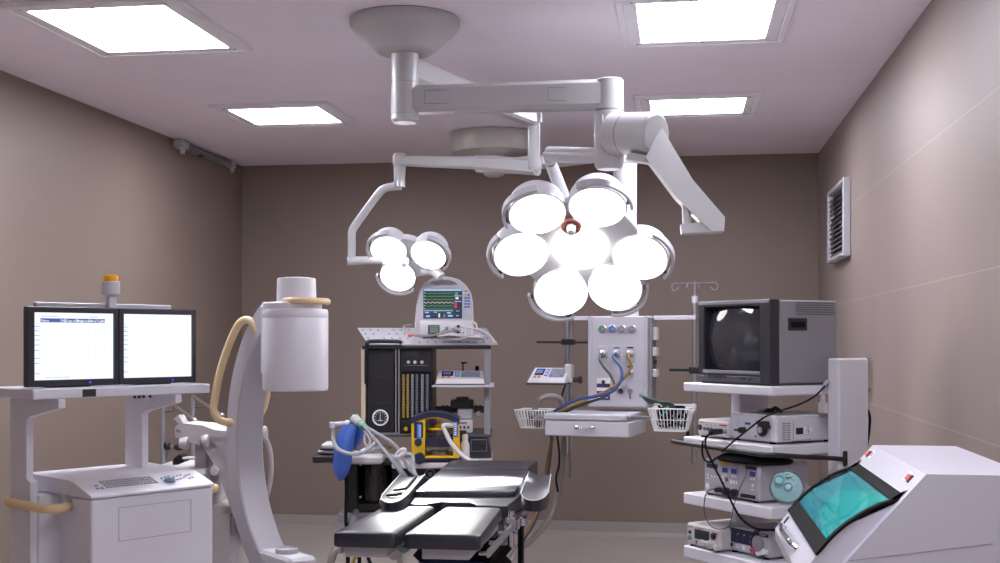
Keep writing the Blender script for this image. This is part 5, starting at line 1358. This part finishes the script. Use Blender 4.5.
def knob(m, mt, u0, u1, z0, z1, v, a, b, r, L=.012):
    return m.use(mt).lathe([(r, 0), (r, L*.8), (r*.8, L)], (u0+(u1-u0)*a, v, z1-(z1-z0)*b), (0, -1, 0), 18)
t, u0, u1, z0, z1 = device(730, 776, .02, .34, 416.2, 443, S2, 'white2', 'light_source', 'large white light source box with round black port on second shelf', 'medical device')
LSv = .02
m = MB(T.M, 'white2'); fr(m, 'pale_grey', u0, u1, z0, z1, LSv, .03, .9, .06, .94, .0015)
m.use('grey')
for a in ((.02, .91, .04, .055), (.02, .91, .95, .965), (.02, .03, .04, .965)): fr(m, 'grey', u0, u1, z0, z1, LSv, *a, .002)
fr(m, 'grey', u0, u1, z0, z1, LSv, .04, .28, .015, .03, .002)
for k in range(3): fr(m, 'blueink', u0, u1, z0, z1, LSv, .16, .22, .26+k*.1, .28+k*.1)
fr(m, 'blueink', u0, u1, z0, z1, LSv, .34, .47, .32, .42); fr(m, 'ink', u0, u1, z0, z1, LSv, .35, .46, .34, .40, .003); fr(m, 'ink', u0, u1, z0, z1, LSv, .10, .2, .62, .7, .003)
m.build('front_panel', t)
m = MB(T.M, 'black'); knob(m, 'black', u0, u1, z0, z1, LSv, .73, .56, .026, .012); knob(m, 'pale_grey', u0, u1, z0, z1, LSv-.011, .72, .56, .012, .006); m.use('black').hexa([(u0+(u1-u0)*.75, LSv-.035, z1-.035), (u0+(u1-u0)*.9, LSv-.03, z1-.05), (u0+(u1-u0)*.9, LSv, z1-.05), (u0+(u1-u0)*.75, LSv, z1-.035), (u0+(u1-u0)*.73, LSv-.035, z1-.02), (u0+(u1-u0)*.86, LSv-.03, z1-.022), (u0+(u1-u0)*.86, LSv, z1-.022), (u0+(u1-u0)*.73, LSv, z1-.02)]); m.build('light_port', t)
m = MB(T.M, 'black'); knob(m, 'black', u0, u1, z0, z1, LSv, .33, .63, .012, .03); m.build('switch', t); m = MB(T.M, 'ink'); knob(m, 'ink', u0, u1, z0, z1, LSv, .58, .83, .004, .004); m.build('switch', t)
m = MB(T.M, 'grey')   # right side: vents, socket, warning triangle
def sd(mt, p0, p1, q0, q1, e=.001): 
    v0, v1 = T.v(p0, u1), T.v(p1, u1); zq = lambda q: T.z(q, u1, LSv+.15)
    m.use(mt).box(u1-.001, u1+e, v0, v1, zq(q1), zq(q0))
for gx in (784, 788.5):
    for k in range(8): sd('grey', gx-1.8, gx+1.8, 422+k*2.3, 423.2+k*2.3)
sd('black', 796, 803, 427.5, 434); sd('grey', 793, 793.4, 420, 443); sd('grey', 798, 811, 439.5, 440.2)
for k in range(4): sd('white', 815.2, 816.2, 421+k*5, 422+k*5, .002)
sd('paper', 804, 812, 427, 434.5, .0006)
v0, v1 = T.v(804.5, u1), T.v(811.5, u1); za_, zb_ = T.z(434, u1, .2), T.z(426.5, u1, .2); m.use('ink').tube([(u1+.001, v0, za_), (u1+.001, v1, za_), (u1+.001, (v0+v1)/2, zb_)], .0012, 5, 1, closed=True); m.box(u1, u1+.0015, (v0+v1)/2-.002, (v0+v1)/2+.002, za_+.004, za_+(zb_-za_)*.62)
m.build('side_markings', t)
m = MB(T.M, 'offwhite').cyl((u0+.05, LSv+.2, z1), (u0+.05, LSv+.2, z1+.01), .02, n=14)
t, u0, u1, z0, z1 = device(697.3, 728.5, .0, .30, 421.5, 441, S2, 'offwhite', 'camera_control_unit', 'small pale camera control box with plugged black cable beside the light source', 'medical device')
m = MB(T.M, 'redink'); fr(m, 'redink', u0, u1, z0, z1, 0, .72, .95, .22, .30); fr(m, 'redink', u0, u1, z0, z1, 0, .10, .24, .17, .20)
for a in (.3, .42, .55): fr(m, 'ink', u0, u1, z0, z1, 0, a, a+.05, .3, .33)
m.build('front_marking', t)
m = MB(T.M, 'black'); knob(m, 'ink', u0, u1, z0, z1, 0, .1, .5, .012, .005)
for a in (.26, .37, .48): knob(m, 'grey', u0, u1, z0, z1, 0, a, .56, .008, .006); knob(m, 'ink', u0, u1, z0, z1, -.005, a, .56, .005, .003)
m.build('button', t)
m = MB(T.M, 'black'); uu = u0+(u1-u0)*.74; zz = (z0+z1)/2-.006; m.use('steel').cyl((u1-.02, 0, zz), (u1-.02, -.02, zz), .01, n=12); m.use('black').cyl((u1-.02, -.018, zz), (u1-.03, -.07, zz-.003), .011, .014, 14); m.build('plug', t)
pl0 = (u1-.03, -.07, zz-.003)
m = MB(T.M, 'offwhite'); zt_ = z1
m.tube([(.15, .16, z1+.02), (.17, .15, z1+.035), (.21, .15, z1+.03)], .014, 10, 4); m.use('black').sph((.24, .17, z1+.03), (.03, .025, .022), 12, 8).tube([(.20, .2, z1+.015), (.24, .2, z1+.05), (.28, .2, z1+.035)], .010, 8, 4).sph((.16, .16, z1+.012), (.016, .016, .012), 10, 6)
tag(m.build('endoscope_camera'), 'small black and white camera head lying on the control box', 'camera')

# --- shelf 3: electrosurgical generator
t, u0, u1, z0, z1 = device(703.5, 759, .0, .26, 465.2, 500, S3, 'pale_grey', 'electrosurgical_generator', 'grey electrosurgical generator with blue displays on third tower shelf', 'medical device')
m = MB(T.M, 'pale_grey'); G = (u0, u1, z0, z1, 0)
fr(m, 'navy', *G, .07, .27, .14, .26); fr(m, 'navy', *G, .77, .96, .06, .15)
for a, b in ((.36, .2), (.52, .2), (.85, .2)): fr(m, 'led_disp', *G, a, a+.09, b, b+.13, .003)
for a in (.36, .41, .53, .58, .85, .9): fr(m, 'paper', *G, a, a+.03, .38, .43)
for a in (.07, .35): fr(m, 'paper', *G, a, a+.03, .45, .50); fr(m, 'paper', *G, a, a+.03, .54, .59)
for a in (.15, .2, .26): fr(m, 'paper', *G, a, a+.025, .47, .52)
for a in (.5, .55, .6): fr(m, 'paper', *G, a, a+.03, .52, .62)
fr(m, 'navy', *G, .42, .45, .48, .58); fr(m, 'orange', *G, .34, .35, .56, .66); fr(m, 'paper', *G, .38, .41, .68, .74); fr(m, 'paper', *G, .88, .91, .54, .62); fr(m, 'grey', *G, .64, .643, .1, .74); fr(m, 'grey', *G, .04, .97, .755, .76); fr(m, 'grey', *G, .16, .34, .7, .705); fr(m, 'paper', *G, .87, .91, .68, .71)
m.build('front_panel', t)
fr(MB(T.M, 'yellow'), 'yellow', *G, .33, .47, .05, .125).build('warning_label', t)
m = MB(T.M, 'black')
for a in (.70, .83): fr(m, 'black', *G, a, a+.11, .84, .94, .006)
for a in (.45, .60): knob(m, 'black', *G, a, .86, .017, .02)
knob(m, 'ink', *G, .33, .84, .010, .03); knob(m, 'paper', *G, .09, .79, .012, .005); m.build('socket', t)
gz1 = z1; gu0, gu1 = u0, u1
# folded dark instrument pouch lying on the generator
m = MB(T.M, 'black2'); rings = []
for z_, s_ in ((.001, 1), (.012, 1.03), (.026, .8), (.034, .35)):
    rings.append([(.26+.17*s_*math.cos(k*PI/12)*(1+.08*math.sin(3*k)), .08+.12*s_*math.sin(k*PI/12), gz1+z_) for k in range(24)])
m.loft(rings); tag(m.build('instrument_pouch'), 'limp black pouch lying on top of the electrosurgical generator', 'pouch')
# teal suction canister lid hanging off the shelf end
cD = Vector(Q(787, 487.5, 4.12)); ax = Vector((-.25, -.93, .28)).normalized()
t = thing('suction_canister', 'round teal translucent canister lid behind the curved teal window', 'canister', CAM @ (cD+ax*0+Vector((0, 0, -.06))))
m = MB(CAM, 'teal_disc'); rD = X(500+15.3, 4.12)
m.lathe([(rD*.9, -.06), (rD*.93, -.01), (rD, -.006), (rD, .004), (rD*.97, .008), (rD*.3, .012)], cD, ax, 40); m.build('lid', t)
a1_, b1_, _ = MB.basis(ax)
m = MB(CAM, 'teal_disc')
for x_, y_, r_ in ((-.5, .5, .34), (.08, .02, .3), (.1, .72, .15)):
    p = cD+(Vector((1, 0, 0))*x_+Vector((0, .2, 1))*y_)*rD; m.lathe([(rD*r_, .006), (rD*r_*.95, .018), (rD*r_*.7, .02), (rD*r_*.6, .012)], p, ax, 22)
for x_, y_ in ((.45, .5), (.6, .15), (.5, -.25), (.35, .7)): 
    p = cD+(Vector((1, 0, 0))*x_+Vector((0, .2, 1))*y_)*rD; m.lathe([(rD*.1, .006), (rD*.08, .02)], p, ax, 12)
m.build('lid_port', t)
m = MB(CAM, 'clear'); 
m.tube([cD-ax*.012+(a1_*math.cos(k*PI/14)+b1_*math.sin(k*PI/14))*rD*1.09 for k in range(28)], .004, 6, 1, closed=True); m.tube([cD+Vector((-.3*rD, 0, rD*.95)), cD+Vector((-.1*rD, 0, rD*1.22)), cD+Vector((.35*rD, 0, rD*1.15)), cD+Vector((.5*rD, 0, rD*.85))], .003, 6, 4); m.build('wire_ring', t)
m = MB(CAM, 'steel').cyl(cD-ax*.05, CAM.inverted() @ T.w(TU, .16, S3+.06), .012, n=12); m.build('holder_arm', t)

# --- shelf 4: insufflator and pump
t, u0, u1, z0, z1 = device(686.3, 719.8, -.03, .24, 529.3, 556, S4, 'offwhite', 'insufflator', 'pale box with dark square screen and green button on lowest shelf', 'medical device')
G = (u0, u1, z0, z1, -.03); m = MB(T.M, 'lcd_off'); fr(m, 'lcd_off', *G, .27, .70, .22, .66, .003); m.build('screen', t)
m = MB(T.M, 'redink'); fr(m, 'redink', *G, .78, .95, .2, .25); fr(m, 'redink', *G, .07, .20, .17, .19); fr(m, 'ink', *G, .35, .5, .15, .165); m.build('front_marking', t)
for mt_, a_, b_, r_, l_ in (('ink', .12, .42, .008, .005), ('green', .12, .68, .010, .006), ('black', .84, .36, .013, .012)):
    m = MB(T.M, mt_); knob(m, mt_, *G, a_, b_, r_, l_); m.build('knob', t)
m = MB(T.M, 'ink')
for a, b in ((.3, .76), (.3, .84), (.43, .72), (.53, .74), (.63, .76), (.63, .84)): fr(m, 'ink', *G, a, a+.03, b, b+.05, .004)
m.build('button', t)
m = MB(T.M, 'offwhite'); uu, zz = u0+(u1-u0)*.8, z1-(z1-z0)*.74; m.cyl((uu, -.03, zz), (uu, -.06, zz), .02, .016, 16); m.tube([(uu, -.05, zz), (uu-.02, -.07, zz+.01), (uu-.035, -.06, zz+.005)], .008, 8, 3).sph((uu+.025, -.035, zz-.01), (.015, .015, .014), 10, 6); m.build('gas_outlet', t)
iz1 = z1
t, u0, u1, z0, z1 = device(728, 769.5, .03, .24, 534.5, 570, S4, 'pale_grey', 'irrigation_pump', 'grey irrigation pump with dark blue panel and red button on lowest shelf', 'medical device')
G = (u0, u1, z0, z1, .03); m = MB(T.M, 'navy'); fr(m, 'navy', *G, .04, .97, .03, .14, .003); fr(m, 'navy', *G, .04, .66, .13, .62, .003)
for a in (.25, .4, .56):
    fr(m, 'paper', *G, a, a+.035, .22, .25, .004)
    for k in range(4): fr(m, 'blueink', *G, a-.02, a-.005, .30+k*.07, .32+k*.07, .004)
fr(m, 'paper', *G, .78, .93, .07, .09, .004); m.build('front_panel', t)
m = MB(T.M, 'pale_grey'); fr(m, 'pale_grey', *G, .68, .97, .2, .62, .012); pc = (u0+(u1-u0)*.82, .018, z1-(z1-z0)*.42)
m.use('ink').tube([(pc[0]+.05*math.cos(th_*PI/8)*.9, pc[1], pc[2]+.05*math.sin(th_*PI/8)) for th_ in range(4, 15)], .006, 8, 2); m.use('grey').lathe([(.03, 0), (.03, .012), (.02, .016)], pc, (0, -1, 0), 20); m.build('pump_head', t)
m = MB(T.M, 'paper')
for a in (.2, .37, .56):
    for b in (.7, .8): fr(m, 'mint' if a > .5 else 'paper', *G, a, a+.05, b, b+.06, .004)
fr(m, 'ink', *G, .06, .12, .68, .82, .006); m.build('button', t)
m = MB(T.M, 'red'); knob(m, 'red', *G, .66, .74, .012, .012); m.use('red').sph((u0+(u1-u0)*.7, .012, z1-(z1-z0)*.745), (.02, .012, .010), 12, 8); m.build('emergency_button', t)
m = MB(T.M, 'paper'); 
for k in range(3): knob(m, 'paper', *G, .80+.06*k, .8-.04*k, .014, .02)
m.build('fluid_connector', t)

# cables on the tower
m = MB(T.M, 'black2')
def tp(px, py, v): return T.p(px, py, v)
m = MB(T.M, 'black2').tube([tp(826, 385, .24), tp(815, 396, .1), tp(800, 404, -.0), tp(783, 410, -.06), tp(765, 417, -.08), tp(750, 428, -.09), tp(735, 440, -.10), tp(722, 452, -.10)], .0036, 8, 6)
tag(m.build('long_cable'), 'long thin black cable sweeping across the tower from column to shelf', 'cable')
m = MB(T.M, 'black2').tube([pl0, tp(712, 432, -.10), tp(706, 438, -.11), tp(706, 448, -.12), tp(712, 462, -.12), tp(722, 482, -.12), tp(732, 503, -.12), tp(740, 517, -.11), tp(752, 527, -.09), tp(765, 530, -.06), tp(778, 529.5, .02)], .0045, 8, 7)
tag(m.build('camera_cable'), 'thick black camera cable hanging in a long curve past the generator', 'cable')
m = MB(T.M, 'dark_grey').tube([(gu0+(gu1-gu0)*.33, -.03, T.z(489, .1, 0)), tp(712, 489, -.06), tp(706, 494, -.07), tp(704, 507, -.07), tp(706, 518, -.07), tp(712, 527, -.06), tp(722, 529, -.05), tp(730, 524, -.05), tp(734, 505, -.07), tp(740, 488, -.06), tp(746, 475, -.05), tp(748, 466, -.02)], .0022, 8, 7)
tag(m.build('patient_plate_cord'), 'thin grey cord looping between generator and insufflator', 'cord')
m = MB(T.M, 'black2').tube([tp(703, 441, -.09), tp(702, 450, -.09), tp(704, 459, -.09), tp(710, 462, -.1), tp(716, 458, -.1)], .004, 8, 6)
tag(m.build('short_cord'), 'short black cord loop under the bumper rail', 'cord')
m = MB(T.M, 'offwhite'); uq, vq = uA+.03, vA-.01
m.tube([tp(828, 381, vA-.012), tp(824.5, 386, vA-.012), tp(823, 396, vA-.012), tp(823, 405, vA-.012)], .008, 8, 5)
pq = tp(823, 408, vA-.012); m.box(pq[0]-.018, pq[0]+.018, pq[1]-.012, pq[1]+.012, pq[2]-.022, pq[2]+.022, .004).box(pq[0]-.01, pq[0]+.01, pq[1]-.008, pq[1]+.008, pq[2]+.02, pq[2]+.045, .003)
tag(m.build('power_plug'), 'white power plug hanging by its cord at the tower column', 'plug')
m = MB(T.M, 'black2').tube([T.p(868, 410, vA+.19), T.p(870, 420, vA+.2), T.p(868, 440, vA+.19), T.p(864, 458, vA+.19), T.p(861, 470, vA+.19)], .005, 8, 6)
tag(m.build('column_cord'), 'thin black cord behind the right edge of the tower column', 'cord')

# ================================================================== DRYING / UV CABINET (right foreground, aligned with the room)
Yn, Yf = 3.259, 4.139
t = thing('workstation_cabinet', 'white cabinet with curved teal window and sloped top in right foreground', 'cabinet', (.62, (Yn+Yf)/2, 0))
XB = .90
side = [(XB, 1.15), (.635, 1.15), (.43, .913), (.372, .845), (.372, .72), (.44, .60), (.46, .08), (XB, .08)]
m = MB(m='cabinet_white'); m.prism(side, 'y', Yn, Yn+.06); m.build('side_panel', t)
m = MB(m='cabinet_white'); m.prism(side, 'y', Yf-.03, Yf); m.build('side_panel', t)
core = [(XB, 1.15), (.635, 1.15), (.581, 1.0875), (.60, 1.074), (.80, 1.075), (.80, .80), (.372, .80), (.372, .72), (.44, .60), (.46, .08), (XB, .08)]
MB(m='cabinet_white').prism(core, 'y', Yn+.06, Yf-.03).build('body', t)
m = MB(m='teal_in'); m.box(.79, .799, Yn+.061, Yf-.031, .802, 1.073).box(.40, .79, Yn+.061, Yf-.031, .801, .806).box(.60, .79, Yn+.061, Yf-.031, 1.068, 1.074); m.box(.46, .79, Yn+.061, Yn+.065, .81, 1.0); m.box(.46, .79, Yf-.036, Yf-.031, .81, 1.0); m.build('chamber_lining', t)
MB(m='grey').box(.44, XB-.02, Yn+.04, Yf-.04, 0, .08).build('plinth', t)
curve = [(.585, 1.078), (.555, 1.071), (.525, 1.061), (.493, 1.045), (.463, 1.025), (.435, 1.005), (.410, .982), (.390, .960), (.374, .940), (.360, .925)]
def hood_side(y0, y1, name):
    poly = curve + [(.345, .910), (.372, .845), (.43, .913), (.60, 1.11)]
    m = MB(m='cabinet_white'); m.prism(curve + [(.345, .905), (.33, .872), (.43, .872), (.46, .935), (.62, 1.12)][0:], 'y', y0, y1); return m.build(name, t)
hy0, hy1 = Yn+.035, Yf-.02
hood_side(hy0, hy0+.02, 'hood_side'); hood_side(hy1-.02, hy1, 'hood_side')
# black seal along the two curved edges, top rail, lower band
def curved(m, y0, y1, pts, off, th):
    n = len(pts); rings = []
    for i in range(n):
        a, b = pts[max(0, i-1)], pts[min(n-1, i+1)]; tx, tz_ = b[0]-a[0], b[1]-a[1]; L = math.hypot(tx, tz_); nx, nz = tz_/L, -tx/L
        if nz < 0: nx, nz = -nx, -nz
        p = pts[i]; rings.append([(p[0]+nx*off, y0, p[1]+nz*off), (p[0]+nx*off, y1, p[1]+nz*off), (p[0]+nx*(off+th), y1, p[1]+nz*(off+th)), (p[0]+nx*(off+th), y0, p[1]+nz*(off+th))])
    return m.loft(rings)
for ya, yb in ((hy0-.004, hy0+.022), (hy1-.022, hy1+.004)): m = MB(m='black2'); curved(m, ya, yb, curve, -.002, .008); m.build('window_seal', t)
m = MB(m='black2'); curved(m, hy0, hy1, [(.588, 1.088), (.579, 1.080), (.570, 1.076), (.557, 1.0715)], -.004, .009); m.build('top_rail', t)
m = MB(m='black2'); curved(m, hy0+.02, hy1-.02, [(.392, .962), (.374, .940), (.360, .925)], -.001, .006); lb = m.build('lower_band', t)
m = MB(m='window_teal'); curved(m, hy0+.021, hy1-.021, curve[1:8], 0, .003); m.build('window', t, smooth=60)
m = MB(m='chamber_fill').cyl((.66, Yn+.12, 1.055), (.66, Yf-.09, 1.055), .010, n=12); m.use('white2').box(.645, .675, Yn+.08, Yn+.12, 1.035, 1.075).box(.645, .675, Yf-.09, Yf-.05, 1.035, 1.075); m.build('chamber_fill_lamp', t)  # hidden lamp, added to brighten the chamber through the window
# white front door below the window
fp = [(.360, .925), (.316, .866), (.316, .832), (.362, .752), (.42, .655), (.44, .655), (.44, .80), (.385, .80), (.385, .925)]
m = MB(m='cabinet_white').prism(fp, 'y', hy0-.002, hy1+.002); fd = m.build('front_door', t)
fn = Vector((-.80, 0, .60)); yc = 3.78
def on_front(y, f): return Vector((.360+(.316-.360)*f, y, .925+(.866-.925)*f))
m = MB(m='chrome'); h0_, h1_ = on_front(3.95, .52), on_front(3.58, .52)
pts = [h0_, h0_+fn*.022+Vector((0, -.02, 0)), h0_+fn*.028+Vector((0, -.08, 0)), (h0_+h1_)/2+fn*.032, h1_+fn*.028+Vector((0, .08, 0)), h1_+fn*.022+Vector((0, .02, 0)), h1_]
m.tube(pts, .008, 10, 5); m.build('door_handle', fd)
m = MB(m='ink')
for k in range(3):
    p = Vector((.322, 3.60-.05*k, .82))
    m.lathe([(.006, 0), (.006, .003)], (.3365-.0, 3.62, .796-.016*k) if False else (.362-(.362-.316)*(1-(.03+.025*k)/.08), 3.56, .832-(.03+.025*k)), (-.86, 0, -.5), 10)
for k in range(2):
    p = on_front(4.06-.022*k, .12)
    m.slab([p+fn*.001+Vector((0, dy, 0))+Vector((-.0447, 0, -.0596))*s_ for dy, s_ in ((0, 0), (-.012, 0), (-.012, .35), (0, .35))], fn*.001)
m.build('front_marking', fd)
# upper sloped band: rocker switches with paper tags
e = Vector((.05, 0, .06)).normalized(); sn = Vector((-.77, 0, .64)).normalized()
def on_slope(y, f): return Vector((.635-.05*f, y, 1.15-.06*f))
for y, s_ in ((3.365, -1), (4.075, 1)):
    p = on_slope(y, .42)
    m = MB(m='red'); L = .018; wv = Vector((0, .011, 0)); lv = e*.010
    c = [p-wv-lv, p+wv-lv, p+wv+lv, p-wv+lv]; m.use('black').slab([p+(q-p)*1.25 for q in c], sn*.003); m.use('red').add([q+sn*.003 for q in c]+[p-wv*.9-lv*.8+sn*.007, p+wv*.9-lv*.8+sn*.012, p+wv*.9+lv*.8+sn*.012, p-wv*.9+lv*.8+sn*.007], [(3, 2, 1, 0), (4, 5, 6, 7), (0, 1, 5, 4), (1, 2, 6, 5), (2, 3, 7, 6), (3, 0, 4, 7)])
    m.build('rocker_switch', t)
    q = p+Vector((0, .048 if s_ < 0 else -.04, 0))+e*.004; m = MB(m='paper'); wv = Vector((0, .024, 0)); lv = e*.015
    m.slab([q-wv-lv, q+wv-lv, q+wv+lv, q-wv+lv], sn*.001); m.use('redink')
    for k in (-1, 1):
        o_ = q+Vector((0, .008*k, 0))+sn*.0011; m.slab([o_-e*.008+Vector((0, -.002, 0)), o_-e*.008+Vector((0, .002, 0)), o_+e*.008+Vector((0, .002, 0)), o_+e*.008+Vector((0, -.002, 0))], sn*.0006)
    m.build('switch_tag', t)
# side seam
m = MB(m='grey').slab([(.44, Yn-.0008, .918), (.80, Yn-.0008, .972), (.80, Yn-.0008, .9735), (.44, Yn-.0008, .9195)], (0, .002, 0)); m.build('side_seam', t)
# things inside the chamber
m = MB(m='pale_grey'); cR = Vector((.74, 3.66, .93))
ringp = [cR+Vector((-.03*math.sin(k*PI/14), .15*math.cos(k*PI/14), .12*math.sin(k*PI/14))) for k in range(28)]
m.tube(ringp, .022, 10, 1, closed=True)
tag(m.build('chamber_ring'), 'large pale ring fitting seen through the teal window', 'ring fitting')
m = MB(m='chrome').tube([(.60, 3.62, .81), (.60, 3.63, .90), (.60, 3.58, .95), (.60, 3.52, .93)], .007, 8, 6)
tag(m.build('curved_spout'), 'thin curved chrome spout standing behind the teal window', 'spout')
rk = thing('tube_rack', 'rack of small violet tubes seen low behind the teal window', 'rack', (.48, 3.62, .806))
m = MB(m='paper').box(.44, .52, 3.46, 3.78, .806, .83, .003); m.build('rack_base', rk)
for i in range(8):
    for j in range(2):
        xx, yy = .462+.034*j, 3.48+.04*i
        MB(m='blueink').cyl((xx, yy, .828), (xx, yy, .885), .011, n=10).use('purple').cyl((xx, yy, .885), (xx, yy, .9), .012, n=10).build('tube', rk)
# ================================================================== camera, view
cam = bpy.data.cameras.new('camera'); co = bpy.data.objects.new('camera', cam); C.objects.link(co)
cam.sensor_fit = 'HORIZONTAL'; cam.sensor_width = 36; cam.lens = 36*F/1000; cam.shift_y = 58.5/1000; cam.clip_start = .05
co.location = (0, 0, H); co.rotation_euler = (PI/2, 0, TH)
bpy.context.scene.camera = co
w = bpy.data.worlds.new('world'); bpy.context.scene.world = w; w.use_nodes = True
w.node_tree.nodes['Background'].inputs[0].default_value = (.05, .05, .05, 1)
vs_ = bpy.context.scene.view_settings
vs_.view_transform = 'Standard'; vs_.look = 'None'; vs_.gamma = 1; vs_.exposure = 0; vs_.use_curve_mapping = False
